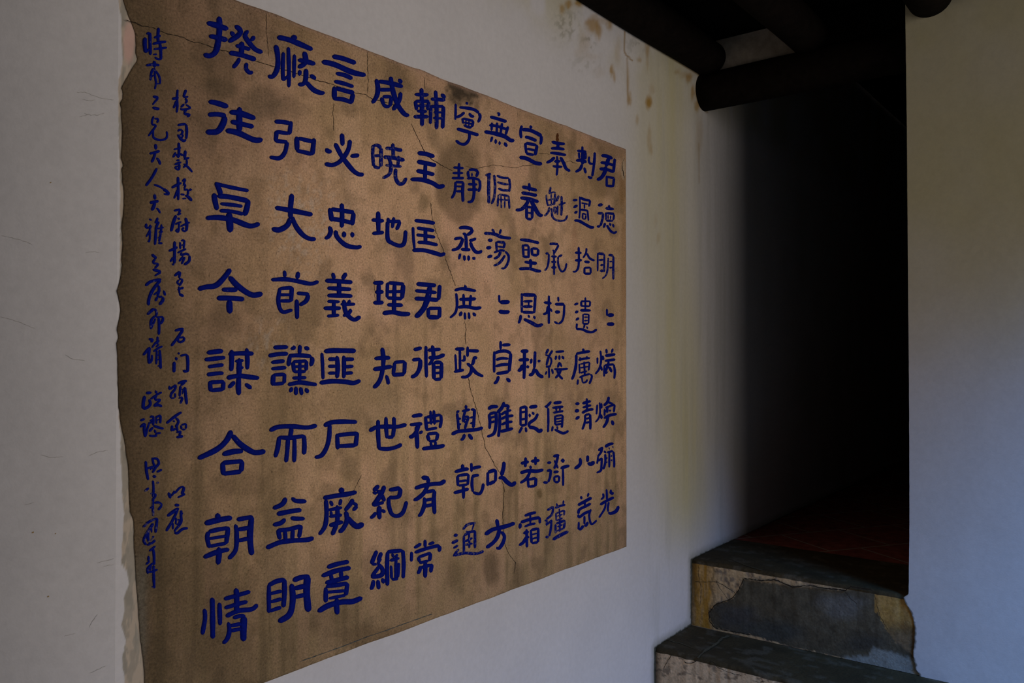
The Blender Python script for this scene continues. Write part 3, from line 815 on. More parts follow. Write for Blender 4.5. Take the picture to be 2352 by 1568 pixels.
LARGE = """
# x0 y0 scale defaultwidth
@450 20 3.92 34
gui:44|95,125 180,150 290,185/46|205,70 210,180 195,320 170,395 120,425 65,410/40|115,245 190,260 285,285/42|350,150 395,195 380,240 290,300/310,205 345,250/38|470,195 440,240 465,290 530,365 600,395/525,245 495,295/44|410,295 408,420/355,330 430,350 490,370/40|295,395 400,415 540,460/390,440 375,480 330,535/455,485 450,540 480,575 515,570
xin:42|730,255 850,285 1050,370/46|880,235 880,290/40|715,325 735,430 730,540 690,610 645,605/32|785,390 780,540 783,650/24|783,650 830,600/32|830,345 835,530 835,710/30|885,410 880,625/42|970,385 985,450 970,500 915,530/38|915,460 990,475 1075,500/30|935,550 930,605/38|990,540 985,640 960,680 915,680/32|1025,595 1080,635/38|985,655 1050,725 1110,755 1160,760
wang:42|110,835 190,850 290,885/40|105,955 190,950 270,965/50|262,965 240,1040 190,1105 85,1110/46|390,885 388,1000 390,1110/46|300,930 390,940 535,990/40|310,1015 400,1035 520,1065/46|265,1095 370,1115 520,1180 600,1180
hong:38|705,1015 780,1020 850,1032/34|855,1010 840,1135/32|840,1125 715,1105/36|725,1095 715,1200/34|710,1190 825,1200/36|820,1195 800,1290 750,1345 660,1335/38|905,1150 910,1280/34|915,1165 1065,1200/38|1062,1165 1045,1320/34|900,1275 1050,1310
@450 400 3.92 34
zhuo:40|175,70 200,120 225,190/32|180,85 300,115 475,150/42|190,195 300,205 470,240/42|160,170 170,245 190,325/44|468,225 460,290 435,375/32|215,265 320,275 420,290/32|210,328 320,335 430,360/44|85,395 200,390 330,410 480,465 575,445/52|295,340 302,440 308,525
da:40|862,175 850,300 850,400/44|852,390 820,460 750,500 680,490/42|710,300 850,325 1050,365/38|860,380 900,470 960,545 1020,580 1080,585
jin:44|310,850 260,920 180,1000 90,1015 15,1035/46|295,920 380,1010 500,1085 600,1075/40|230,1038 300,1040 375,1040/42|185,1115 300,1115 435,1125/46|300,1130 300,1200 305,1255
jie:30|795,865 800,930/34|920,875 910,945/36|675,950 800,945 900,960 1030,985 1105,965/32|755,1020 740,1130 755,1210 790,1240 870,1220/32|750,1030 870,1020/34|862,1010 855,1150/26|750,1085 860,1085/28|745,1140 860,1140/32|905,1070 1020,1080/36|1012,1078 990,1140 930,1180/34|905,1125 910,1305
@450 780 3.92 32
mou:40|95,118 170,108 245,100/36|75,180 170,170 265,160/32|105,245 170,235 250,225/34|95,315 170,305 250,300/34|122,370 132,468/34|120,385 255,375/34|248,370 240,460/34|128,458 245,445/38|290,130 400,122 520,125/38|320,90 320,200 315,285/34|455,75 462,180 460,270/40|390,165 388,250 385,330/28|350,195 430,185/28|360,255 430,250/40|275,345 380,325 480,335 570,345/40|385,330 380,420 385,500/34|350,375 290,435/36|440,395 500,440
dang:36|695,70 830,65/36|650,145 740,130 830,125/34|675,205 800,190/32|675,262 815,250/36|695,310 690,415/30|690,318 800,310/30|797,300 793,395/30|690,402 795,390/32|880,50 880,75 850,80/32|935,45 930,130/34|975,65 1020,90/34|845,140 830,240/36|830,145 930,140 1040,150/34|1040,150 1045,190 1030,240/32|872,195 882,295/28|870,198 1000,190/30|995,185 990,280/28|875,290 990,285/28|935,195 930,390/24|880,243 990,238/30|865,345 995,340/36|825,405 930,385 1020,395 1090,405/32|865,425 845,475/32|900,420 898,500/32|940,425 952,500/32|985,435 1010,480
he:44|320,815 270,910 180,990 15,1070/46|322,855 400,940 500,1005 560,1015 625,1000/44|235,1033 330,1008 425,1000/38|237,1100 245,1220/38|235,1108 425,1092/38|415,1085 405,1190/38|240,1208 410,1185
er:38|660,820 740,785 870,780 1000,790 1090,770/36|860,790 845,880/36|740,878 850,882 980,865/36|748,870 735,970 710,1060/34|828,885 820,1000 808,1105/34|885,885 885,1000 882,1105/36|970,855 975,950 970,1035
@450 1160 3.92 32
yi:38|810,-70 775,-10 690,30/36|860,-70 900,-40 995,-35/40|725,80 850,55 950,40/36|805,120 760,160 690,178/36|850,113 900,120 980,120/36|730,228 840,215 950,185/34|735,215 745,260 755,310/34|800,225 805,315/32|872,210 865,310/34|945,175 925,295/40|630,385 750,335 870,318 1000,310 1060,290
chao:42|195,70 195,130/46|75,165 190,135 325,110/36|115,235 100,290 120,385/36|110,240 200,218 295,203/36|290,190 270,350/26|110,302 280,275/30|120,370 275,340/40|65,470 190,420 300,395/42|205,375 205,450 195,535/36|355,170 365,260 355,400 290,485/38|365,130 430,118 515,103/46|500,95 485,280 500,450/34|370,220 490,200/34|370,320 490,295
qing:34|75,930 80,1020 55,1165/40|145,830 148,1000 150,1200/36|210,875 215,1080/42|360,745 365,850 365,975/34|250,845 370,810 490,775/34|255,925 370,890 465,865/38|265,1000 380,950 500,935 555,890/34|330,1015 400,995 445,1000/52|432,995 425,1100 425,1225/34|290,1050 300,1130 280,1200 240,1245/32|305,1085 410,1065/32|310,1130 410,1110
ming:34|655,710 655,970/38|645,725 720,685 805,668/38|795,660 795,800 785,920/30|660,797 775,770/30|665,872 775,840/30|655,955 770,915/46|860,705 870,850 840,980 740,1050/40|870,680 940,650 1025,638/54|1003,630 995,780 1010,960/38|880,752 990,722/34|885,828 990,803
@720 110 3.797 32
yan:38|160,72 260,95 370,135/42|70,120 180,145 330,210 455,240/34|192,220 270,238 340,270/32|178,290 260,310 350,340/38|180,335 180,445/36|190,350 355,395/34|345,395 325,490/34|165,440 260,450 335,480
xian:36|545,270 560,350 550,420 510,485/36|565,290 680,310 780,340/32|575,365 680,365/36|670,250 690,370 730,490 790,575 835,590/30|740,270 770,310/34|760,385 745,460 690,545/30|590,430 610,500/28|600,425 680,425/28|680,425 665,515/28|600,485 630,510 670,510
fu:32|940,350 945,520 945,685/30|880,405 1005,410/28|885,460 900,545/28|885,465 1010,465/28|1005,465 995,545/22|900,505 995,505/28|900,550 990,555/32|870,600 1005,600/30|1062,370 1072,530 1072,710/30|1020,445 1150,455/30|1112,400 1150,440/26|1022,500 1018,665/26|1020,510 1135,510/30|1132,505 1125,705/18|1045,562 1120,562/22|1040,610 1125,615
bi:34|105,875 125,900 160,905/36|245,745 252,855/36|185,830 230,920 270,980 340,1065 390,1100 440,1105/36|318,800 300,890 240,980 170,1020 95,1010/34|320,945 400,935
xiao:26|518,845 515,935 525,1035/28|520,850 560,850 590,880/30|588,870 585,1040/24|520,942 590,938/26|520,1030 560,1045 580,1035/28|690,830 695,960/30|625,875 700,880 775,895/32|608,950 700,960 795,980/24|625,1022 770,1035/28|655,955 675,1030 660,1100 600,1138/26|742,940 735,1030/30|715,1050 715,1130 740,1180 780,1180 810,1130
zhu:36|905,915 980,925 1055,950/36|900,990 980,1005 1070,1025/30|975,1010 970,1150/34|895,1070 970,1085 1055,1105/36|845,1145 950,1150 1040,1180 1090,1210 1145,1200
@720 460 3.797 32
zhong:34|245,25 248,130 245,240/36|140,65 160,185/34|150,75 355,105/34|350,105 335,220/36|150,160 250,175 340,200/34|135,225 148,270 130,315 95,335/36|190,260 205,320 280,390 370,410 420,400/32|265,270 265,325/32|335,275 340,325
di:34|562,95 565,280/32|505,170 615,180/32|510,290 615,278/32|645,180 645,330 680,370 750,395 790,370 803,260/28|640,180 700,185 760,180/26|650,150 650,200/26|700,145 685,245/28|755,180 740,220 720,260
kuang:32|880,175 970,185 1060,200/22|867,230 870,320 880,425/30|900,240 1055,265/28|895,300 980,310 1062,322/30|975,250 975,370/30|905,365 990,370 1085,390/34|860,435 960,435 1060,460 1110,475 1150,460
yi:30|165,630 180,690/32|285,630 250,690/36|100,700 220,705 340,715/34|118,765 330,775/36|118,830 230,830 340,835/34|222,700 222,830/28|118,880 230,885/34|85,940 240,940/28|115,1010 225,1000/32|175,880 175,1005/28|235,905 365,905/34|262,865 275,960 310,1015 360,1040 410,1010/26|318,865 300,905/30|325,945 310,980 255,1010
li:34|518,720 612,718/36|535,800 612,798/34|518,893 612,890/32|568,725 565,890/26|645,715 640,850/30|650,718 790,730/34|782,730 770,860/26|645,797 785,795/30|640,850 775,858/32|705,725 700,985/32|640,910 780,915/38|600,985 690,975 770,990 845,990
jun:36|895,728 980,735 1070,742/30|885,787 980,795 1075,805/34|880,855 980,860 1090,870/30|1100,735 1095,800 1090,870/42|1015,745 995,850 960,940 910,1000 880,1010/28|1000,935 1000,1025/28|1000,942 1105,940/30|1100,925 1095,1028/36|995,1018 1100,1020
@720 770 3.797 32
fei:40|90,140 180,132 370,135/26|72,150 78,260 82,385/38|50,415 160,400 280,405 350,415 410,390/34|203,178 210,280 203,375/32|263,175 265,280 262,375/32|125,208 200,205/30|125,270 200,268/28|125,330 200,328/32|270,208 355,208/28|270,275 350,268/30|270,332 345,325
zhi:34|597,105 608,200 605,285/34|528,203 600,197 670,195/36|518,297 600,285 685,270/34|605,285 585,370 560,420 520,460/28|632,345 645,385 653,430/28|708,230 692,350/28|700,235 800,228/30|797,225 790,340/34|685,345 795,338
xun:32|870,125 910,118 945,105/30|858,215 900,210 935,205/32|932,205 925,280 895,340 848,368/26|980,90 980,230 985,370/30|995,130 1110,120/32|1000,195 1080,192 1145,165/30|1035,85 1045,170 1040,220/26|1045,195 1020,240 1000,260/30|1045,235 1050,385/30|1048,235 1120,235/28|1117,230 1112,380/24|1050,280 1112,278/20|1052,330 1112,325/28|1050,385 1115,380
shi:38|88,790 150,760 250,752 380,755/34|140,770 135,880 115,970 70,1045 8,1065/32|205,855 210,995/34|205,872 300,860 390,855/34|380,840 365,970/34|210,965 370,958
shi2:34|483,835 550,800 650,795 740,795 812,775/32|562,735 562,850 570,990/32|560,985 650,990 730,970 770,945/30|630,710 632,800 640,900/30|700,710 700,800 690,890/28|640,890 700,885
li2:32|855,707 900,698 952,692/30|838,780 890,775 950,770/32|920,770 895,840 860,880 830,885/32|895,790 900,880 905,990/34|925,835 948,855/26|975,705 985,825/26|980,715 1110,690/24|1110,690 1112,750 1100,810/24|975,825 1080,805/22|1020,655 1025,780/24|1048,650 1055,780/20|985,765 1100,745/28|990,865 1010,925/26|990,860 1085,850/26|1085,850 1070,920/24|1005,925 1075,918/22|1020,930 1030,975/22|1065,920 1060,970/34|945,990 1050,975 1100,970 1145,955
@720 1070 3.797 32
jue:40|245,185 240,240/38|82,280 190,260 290,245 378,225/34|108,290 112,430 95,530 45,600/26|145,300 165,350/26|240,285 225,345/28|125,385 250,360/28|135,440 250,425/34|135,520 200,500 260,485/34|205,340 205,480 160,605/22|150,390 155,440/34|345,285 320,330 270,390/28|335,315 385,345/30|382,345 340,390/36|280,390 290,470 260,540 220,580/44|290,440 330,490 380,525 438,500
ji:32|570,165 520,220/26|515,230 555,240/30|555,240 580,210/36|620,170 590,240 545,310 512,345/30|590,240 620,310/28|515,345 615,315/36|575,345 570,400 575,465/28|545,400 520,435 490,455/28|590,380 628,405/34|655,210 760,190/32|760,190 745,260 700,275 655,270/32|655,270 655,340 680,415 730,435 780,400 812,305
you:36|940,98 1010,108/28|1010,108 990,150/34|880,195 960,170 1050,155 1110,150 1150,120/32|1000,160 960,235 910,280 870,300/30|965,270 965,340 940,410 912,440/28|970,230 1060,210/32|1055,210 1048,300 1055,420/26|965,300 1045,285/28|970,350 1050,335
zhang:36|115,885 200,855 310,832/38|68,960 190,915 325,885/38|100,1020 200,995 310,965/30|150,940 160,1010/30|240,910 240,985/34|105,1055 105,1190/34|105,1050 190,1040 300,1020/34|295,1015 280,1130/26|115,1100 280,1085/26|130,1155 280,1125/42|35,1270 130,1215 250,1185 340,1180 425,1145/38|205,1150 200,1210 205,1295
gang:32|552,735 520,810 502,855/26|505,855 555,855/24|555,855 590,800/32|592,750 560,830/34|560,850 600,900 590,950 500,970/30|575,870 530,930 505,970/30|523,990 515,1040 497,1080/30|560,990 568,1075/30|600,975 612,1025/32|645,745 640,880 643,1045/32|640,748 780,735/30|778,730 785,850 780,980/22|685,760 700,800/20|735,765 710,800/26|665,825 750,800/24|720,800 715,980/22|675,865 680,985/22|745,840 735,975/26|680,990 740,980
chang:24|972,640 972,710/26|875,715 940,675/24|1000,685 1055,662/24|855,745 852,835/28|880,755 980,720 1100,690/30|1100,690 1095,750/26|912,790 925,840/24|912,795 1025,755/28|1022,755 1010,830/24|920,845 1005,825/32|975,835 972,975/28|930,870 925,910 905,940/26|920,890 1030,860/28|1032,850 1020,930
@1025 220 5.107 30
ning:26|108,90 108,180 105,285/30|230,70 250,105/34|150,135 250,145 330,165 385,205/32|383,200 395,250 372,315/32|215,190 170,230 115,255/30|265,200 290,235 330,245/24|185,260 200,330/28|190,265 320,295/28|318,290 300,370/28|200,340 250,365 300,372/14|230,280 230,350/14|265,290 265,360/22|205,315 310,330/38|120,385 240,420 380,462/32|270,430 265,510 220,565 160,560 108,520
wu:26|595,195 620,215 605,240/36|510,245 600,270 710,305/30|500,345 590,355 730,400/26|535,310 530,410/26|595,310 590,440/26|655,315 635,450/28|725,355 695,460/44|445,420 560,440 680,475 750,520 800,525/26|540,475 520,545/26|578,505 580,565/24|625,530 625,580/32|680,545 710,600
xuan:30|885,345 870,420 878,500/32|985,345 995,390/40|885,395 980,405 1060,440 1120,475/32|1112,465 1112,520 1103,575/36|920,480 980,495 1060,530/28|925,550 930,610 940,680/34|930,552 1060,580/34|1065,575 1040,700/28|945,620 1040,640/30|930,675 1030,695/42|855,720 940,735 1040,785 1125,800
jing:28|148,785 145,970/30|80,840 205,850/28|70,905 200,905/30|60,965 210,965/28|105,1005 105,1080 90,1150 60,1205/30|105,1010 205,1015/32|198,1010 190,1120 195,1245/22|115,1060 190,1065/26|110,1120 190,1120/28|265,880 252,905 265,960/32|260,870 320,865 375,885/30|375,880 350,955/18|300,900 300,950/28|240,970 320,965 395,990/28|250,1035 365,1040/28|388,985 395,1060 375,1130/30|245,1100 370,1100/32|315,960 325,1100 315,1200 290,1240 245,1245
pian:32|455,930 500,925 520,905/34|500,920 495,1080 497,1265/28|560,925 570,1050 560,1190 528,1270/26|590,935 660,960 735,965/26|735,965 745,1050 738,1130/26|595,1010 660,1030 730,1040/28|605,1085 660,1105 735,1110/22|610,1155 600,1300/24|615,1155 735,1175/22|730,1170 740,1330/16|640,1165 645,1320/16|685,1175 685,1320/18|610,1215 735,1225
chun:30|970,1020 975,1120/38|885,1065 970,1085 1065,1110/38|880,1135 970,1150 1065,1170/40|865,1195 970,1210 1085,1245/38|975,1190 940,1270 880,1330 810,1340/42|990,1220 1040,1320 1090,1395 1135,1400/30|940,1300 940,1445/28|940,1300 1010,1310/30|1008,1305 1005,1445/22|945,1370 1000,1375/30|940,1440 1005,1450
@1025 510 5.107 30
zheng:38|145,70 220,62 310,80/36|308,78 290,120 240,155/34|190,130 225,160 235,320/34|90,200 130,190 190,185/36|195,185 170,260 130,310 60,330/34|265,220 320,205 350,185/36|280,230 300,290 340,345 385,355 420,330/36|170,318 285,325/26|165,365 145,440/28|208,385 215,455/28|260,388 262,455/34|305,410 340,440
dang2:36|440,130 560,140 650,175 760,190/26|537,75 565,140/24|640,80 625,145/36|485,210 545,215/38|465,305 530,295/38|480,415 540,390/24|585,225 590,340/30|590,230 690,240/26|688,240 670,310/20|600,285 680,295/26|555,358 640,330 690,340/30|640,335 610,400 555,432/26|690,340 730,400 720,480 680,540 640,540/28|690,385 640,460 590,500 550,508
sheng:34|862,205 960,215 1090,245/26|897,260 905,415/26|900,270 970,275/26|965,275 965,425/18|905,325 960,325/32|900,405 965,410/28|1000,300 1008,395/28|1003,305 1080,315/26|1078,312 1072,395/32|1005,385 1075,390/30|985,430 990,540/36|915,465 980,475 1065,485/34|850,548 970,545 1060,570 1115,575
shu:30|215,735 230,780/36|95,800 180,780 260,790 350,808/28|115,830 125,960 105,1060 40,1125/28|200,840 205,990/28|288,850 275,990/38|150,905 250,905 350,898/38|135,1000 230,990 340,1010 412,1000/34|180,1045 155,1105/26|215,1055 220,1145/26|262,1055 270,1140/34|310,1060 345,1105
ditto:24|618,850 622,945/48|625,940 745,935/46|610,1045 680,1055 745,1050
en:26|885,830 885,1065/40|890,850 1050,855/28|1045,850 1030,1070/28|900,930 1015,925/30|895,990 1015,990/20|965,930 965,990/32|890,1055 1030,1060/30|875,1085 865,1140 845,1190/38|905,1135 990,1175 1070,1215 1135,1195/26|960,1085 975,1125/26|1025,1095 1040,1140
@1025 760 5.107 30
zheng2:40|100,212 215,210/28|158,220 160,460/24|105,270 112,400 115,470/28|210,280 210,340 175,345/34|88,480 150,465 210,455/28|250,180 248,305/38|255,230 385,235/36|305,320 365,310/34|325,320 310,380 290,400/36|240,375 290,420 350,490 435,535/34|300,420 285,490 240,535 170,540
zhen:28|637,115 635,220/34|650,165 755,160/28|562,235 560,360 560,490/36|560,265 620,240 700,235 760,265/36|755,255 745,370 735,480/32|580,340 650,320 730,325/34|575,415 650,395 740,390/38|585,500 660,490 735,475/34|615,525 590,590 555,620/36|705,550 750,600
qiu:42|870,238 965,235/34|915,240 915,380 910,565/36|845,340 975,335/38|895,390 870,450 835,470/32|950,400 960,440/28|1000,320 990,385/30|1040,235 1035,390 1030,440/32|1075,340 1100,365/36|1035,430 1010,500 965,520/38|1045,445 1080,510 1140,545
yu:26|155,930 115,960/28|125,960 135,1050 145,1160/26|140,1030 175,1025/24|145,1100 175,1085/28|230,865 230,920/30|180,940 280,920/28|225,925 200,1010 195,1070/28|210,1010 265,1000/28|265,1000 235,1080 215,1150/24|215,1080 210,1040 240,1030/30|285,925 335,915/32|330,910 325,1020 315,1140/24|275,1020 325,1005/24|275,1085 325,1075/40|60,1215 130,1180 250,1165 360,1155 430,1130/34|215,1205 195,1260 165,1280/36|260,1205 305,1275
sui:38|490,920 530,890 610,885/32|500,970 510,1060 505,1150/32|500,975 580,950/34|580,940 585,1060 570,1170 540,1215 475,1240/26|510,1020 580,1000/26|515,1075 575,1055/36|680,830 650,900 595,960/32|625,950 625,1100 610,1245/32|665,880 735,870/30|735,865 710,930/28|640,985 690,950 765,925/30|640,1035 700,1005 790,990/30|645,1100 700,1075 780,1060/36|630,1180 710,1160 785,1140/34|710,930 715,1150
bian:26|870,885 870,1110/32|870,900 945,885/28|938,880 935,1110/24|875,955 935,945/26|875,1040 940,1025/28|870,1110 940,1100/28|890,1120 850,1200/26|930,1125 938,1190/38|970,895 1070,880/26|975,965 980,1015/28|1005,945 1030,985/32|1075,965 1040,1030 975,1080 970,1130/40|965,1125 1040,1140 1090,1175 1125,1145
@1025 1030 5.107 30
qian:36|190,180 190,245/40|95,275 180,250 265,235/30|130,315 135,440/32|125,325 180,310 265,300/28|260,295 250,430/26|145,385 245,370/28|140,435 250,420/38|85,520 180,495 265,470/32|198,420 200,590/28|292,165 295,275/36|300,235 350,220 410,210/36|295,330 340,315 385,310/30|305,320 300,420 310,510/32|310,510 385,530 420,480 435,405
yi2:30|485,275 485,440/38|485,280 580,245/30|580,245 575,390/38|490,420 575,380/40|675,150 670,220 645,320/44|610,350 660,340 710,390 770,425 815,385
ruo:38|870,175 970,150/32|930,100 925,220/38|990,150 1095,135/28|1045,90 1045,195/30|985,195 990,240/40|865,285 960,260 1060,265 1140,245/32|985,265 940,350 865,405/28|955,360 965,460/32|955,365 1055,345/30|1052,340 1045,445/32|965,448 1045,435
tong:28|190,950 250,890 345,870/16|325,880 300,960/34|85,1025 135,1005/34|60,1110 140,1070/24|80,1170 140,1130/24|150,1175 110,1220 80,1265/32|90,1255 210,1225 350,1230 440,1200/26|205,1015 205,1230/30|205,1020 270,980 345,965/28|335,960 335,1170/20|225,965 270,985/24|265,960 270,1170/24|215,1090 310,1045/24|215,1130 310,1110
fang:38|590,825 605,920/44|450,1010 540,950 640,925 730,900 805,870/40|625,940 600,1030 550,1100 465,1165/36|645,970 680,1030 660,1110 610,1185/28|610,1185 590,1150
shuang:32|915,790 980,765 1055,745/34|870,870 860,940/34|870,865 980,830 1100,805/28|1095,800 1095,880/20|985,770 985,890/26|915,915 980,890 1050,875/36|900,995 970,970/28|940,940 945,1160/32|940,1030 900,1100 850,1135/24|950,1020 970,1050/26|990,950 1000,1110/30|990,955 1080,935/28|1078,925 1075,1100/18|1000,1010 1070,990/20|1000,1060 1070,1040/28|1000,1110 1080,1095
@1240 310 5.873 28
feng:36|245,85 240,200/40|155,90 230,110 340,122/38|145,180 240,180 335,195/38|135,240 230,248 355,272/40|200,295 150,345 85,375/38|275,295 320,380 350,450 410,490/28|230,280 235,420 225,550/36|190,355 280,355/32|170,415 210,425 305,430
ci:28|572,150 572,250/36|498,210 630,230/26|525,230 530,320/42|485,345 560,340 630,370/28|615,230 615,330/44|575,230 575,400/36|570,390 540,460 475,500/32|595,435 620,520/28|665,285 660,350 680,385 735,385/32|740,230 730,380 705,560/32|705,560 680,580 645,550
jun2:42|825,275 900,285 980,320/44|930,300 890,430/38|815,370 900,380 1000,410/40|800,455 900,465 1000,500/34|1010,315 1000,410 990,510/46|890,420 870,510 820,580 765,605/28|900,545 900,700/32|900,560 1010,585/30|1000,580 985,705/32|900,685 990,690
kui:28|145,695 125,800/22|85,800 90,880 110,960/20|120,790 190,770 210,790/28|205,790 190,950/16|150,780 155,960/22|100,880 195,860/22|110,950 190,930/28|130,970 110,1040 60,1095/26|155,980 170,1100 230,1150 330,1150 375,1080/30|255,810 220,900/20|190,960 190,1050/18|195,965 220,985 210,1050 190,1050/18|240,950 235,1080/28|290,820 295,950 287,1090/24|250,945 350,910
guo:34|440,880 510,875/34|450,980 510,945/34|460,1055 510,1030/22|535,825 540,980 530,1130/34|535,840 600,870 680,885/26|680,875 660,970/22|555,915 650,935/20|600,930 600,1000/28|545,1005 650,1020/22|640,1010 655,1160/20|575,1050 575,1135/20|570,1055 630,1075/20|620,1075 615,1140/18|575,1130 620,1135/36|460,1150 530,1160 620,1210 690,1245 735,1240
de:38|780,950 850,935/30|930,940 935,990/36|880,985 1000,1000/36|775,1055 855,1055/30|850,1050 845,1120 815,1230/34|815,1235 765,1230/24|890,1040 890,1150/32|890,1050 1005,1065/26|1000,1065 990,1150/16|920,1070 920,1140/16|955,1080 950,1140/30|890,1155 990,1155/30|880,1180 860,1255/30|900,1210 950,1290 1000,1320 1040,1295/26|940,1180 955,1230/26|980,1195 1000,1250
@1240 540 5.873 26
cheng:34|125,120 190,115 250,125/28|255,130 215,200 185,250/24|165,195 195,220/24|185,200 190,380 190,540/30|150,285 230,290/30|150,358 225,362/32|150,435 225,435/30|70,245 120,248/24|120,250 115,360 95,440 60,480/30|305,265 245,290/24|245,285 245,380 270,460 300,490 340,460 360,375
shi3:26|522,155 525,330 515,440 480,490 440,490/34|470,235 565,240/36|470,340 570,335/24|628,170 620,240 580,310/28|630,240 670,310 740,345/36|595,355 675,365/26|600,430 600,525/28|600,440 685,435/26|680,430 685,520/32|600,520 690,520
ming2:22|780,235 778,490/34|780,245 870,255/24|868,250 865,500/28|790,335 860,330/28|810,405 860,400/36|805,480 860,480/22|920,300 915,430 895,530 840,590/34|920,270 960,270 990,285/28|990,280 988,430 990,600/20|930,360 985,350/22|930,440 980,435
shao:28|120,810 120,940 120,1200/36|50,905 160,920/34|110,950 95,1040 40,1070/26|130,980 165,1035/24|245,825 250,900/40|200,930 330,930/28|328,930 320,1080 295,1160 245,1200/26|245,1200 190,1160/42|200,1035 275,1035
yi3:32|460,940 520,915/34|470,1050 520,1020/32|480,1150 530,1110/22|612,835 612,1010/26|555,890 560,965/24|550,890 680,890/24|678,885 672,965/24|555,955 675,960/34|540,1012 690,1015/20|580,1060 580,1200/22|580,1065 660,1068/22|658,1060 655,1195/18|590,1105 650,1105/18|590,1155 650,1150/26|575,1195 660,1195/22|605,1200 590,1260/20|630,1225 645,1265/26|500,1185 490,1265/32|485,1265 570,1270 640,1300 710,1305 770,1265
ditto2:24|903,990 905,1090/50|910,1080 1000,1075/46|900,1198 960,1200 1005,1195
@1240 780 5.873 26
sui2:28|115,120 80,195/22|70,200 110,215 140,205/28|170,140 120,230 85,350/22|140,230 155,290 135,360/28|75,365 150,360/24|120,370 123,520/24|95,420 70,475/24|160,390 178,465/30|205,165 330,155/26|222,210 208,275/26|262,205 262,275/30|295,215 325,265/26|260,300 240,380/24|265,300 295,370/30|190,395 280,400 380,390/28|285,400 260,460 205,520/28|230,400 260,480 310,535
li3:32|580,115 590,160/36|485,190 580,170 680,155/34|490,195 485,340 460,460 430,540/26|540,230 545,290/26|635,215 630,270/30|515,275 600,255 680,245/22|530,320 535,460/22|540,330 670,300/24|670,300 655,420/20|540,380 660,360/24|540,450 640,420/24|595,290 605,480/26|530,510 600,480 680,460/26|680,460 700,500 665,600/20|560,480 575,580/24|570,580 620,570 640,530/24|515,530 505,610
huang:26|815,145 825,280 800,390 745,465/24|775,235 775,330/28|845,210 855,280/30|815,350 840,420/28|895,120 900,190/26|985,115 965,180/38|875,215 960,205 1020,195/34|870,285 950,275 1020,265/30|930,290 900,390 880,440/24|870,340 865,500/30|870,345 1000,330/28|995,330 1010,430 1002,530/34|930,360 970,440/26|870,460 920,430
yi4:30|155,830 100,890 60,905/28|65,890 110,920/28|110,915 112,1080 108,1250/40|180,855 295,840/34|165,920 320,900/30|175,985 320,960/22|215,915 225,970/22|275,905 265,960/28|205,1020 205,1150/28|205,1030 310,1015/28|308,1015 295,1190/22|215,1070 300,1055/22|215,1110 300,1095/28|205,1150 295,1130/24|175,1160 160,1240/34|195,1205 260,1240 320,1260 390,1225/22|230,1160 240,1210
qing2:40|475,865 535,860/44|470,970 530,945/36|480,1075 535,1030/26|632,785 635,960/36|570,860 690,825/30|575,915 695,880/36|565,990 640,950 725,935/28|610,1010 605,1110 570,1215/28|605,1015 680,1000/30|675,1000 680,1110 678,1215/26|615,1070 675,1050/28|610,1125 675,1105
huan:22|805,840 810,980 790,1060 745,1115/24|772,870 762,1010/24|830,850 832,930/34|815,1000 835,1070/34|930,765 910,840 860,890/30|920,840 990,870/24|875,930 870,1030/28|880,920 1010,870/26|1010,870 995,980/30|910,890 905,990/30|940,940 950,970/36|860,1060 940,1020 1040,1000/34|920,1020 900,1110 850,1190/36|970,1085 990,1155
@1240 1000 5.873 26
yamen:40|175,280 265,265/30|245,270 220,370 190,450/26|195,330 245,445/34|95,370 155,360/34|90,480 155,460/30|150,455 135,560 110,630/36|110,635 40,630/38|180,495 255,485/26|190,550 195,630/28|190,555 265,545/28|260,540 255,630/30|195,630 260,625/52|280,340 335,335/42|275,445 340,420 400,405/28|308,440 312,560 312,680
ba:40|540,300 545,370 520,410 465,450/36|645,265 640,360/46|640,370 690,385 735,345
mi:34|785,205 850,155/28|845,150 825,220 775,290/24|785,280 770,385/26|775,350 840,300/28|835,295 830,400 820,470 760,505/38|875,155 930,120 995,105/30|925,175 940,170/28|975,155 990,152/36|865,230 890,210/28|880,245 880,360 855,460/30|900,230 990,205/28|990,210 1000,330 1000,435/26|935,230 935,435/14|890,290 915,310/14|890,320 915,290/14|890,370 915,350/14|955,260 975,280/14|955,290 975,265/14|955,340 980,320/14|955,320 980,350
jiang:30|95,1010 180,955/28|180,950 160,1060 85,1130/30|80,1130 75,1160/26|90,1130 90,1220/26|90,1200 160,1140/28|155,1130 145,1260 125,1360/36|125,1365 70,1370/22|225,910 235,980/22|320,870 310,940/30|200,980 270,950 345,930/20|215,1040 220,1155/22|215,1050 330,1005/22|330,1000 325,1080/18|260,980 270,1120/18|225,1090 310,1060/22|215,1150 310,1110/28|210,1190 210,1320/32|215,1190 340,1140/28|340,1140 320,1260/20|230,1230 310,1200/24|270,1130 265,1300/24|225,1290 320,1250/42|170,1405 280,1340 385,1290
huang2:40|540,840 575,835/24|660,770 640,830/38|510,940 600,890 700,835/28|610,870 600,940/34|690,915 600,960 530,1000 515,1060/34|515,1060 530,1100 600,1050 690,1010/26|690,990 665,1060 670,1130 690,1190 720,1185 768,1140/26|600,1080 600,1200/30|600,1200 620,1215 650,1160/24|525,1160 520,1270/32|525,1270 550,1260 590,1210
guang:26|850,775 855,830 820,865/26|898,720 905,870/28|960,725 950,790/34|950,790 1000,770/34|810,935 880,890 1000,830/24|890,900 870,990 795,1110/26|930,890 915,970 920,1030/40|920,1030 950,1050 1010,1030 1040,1000 1062,945
"""
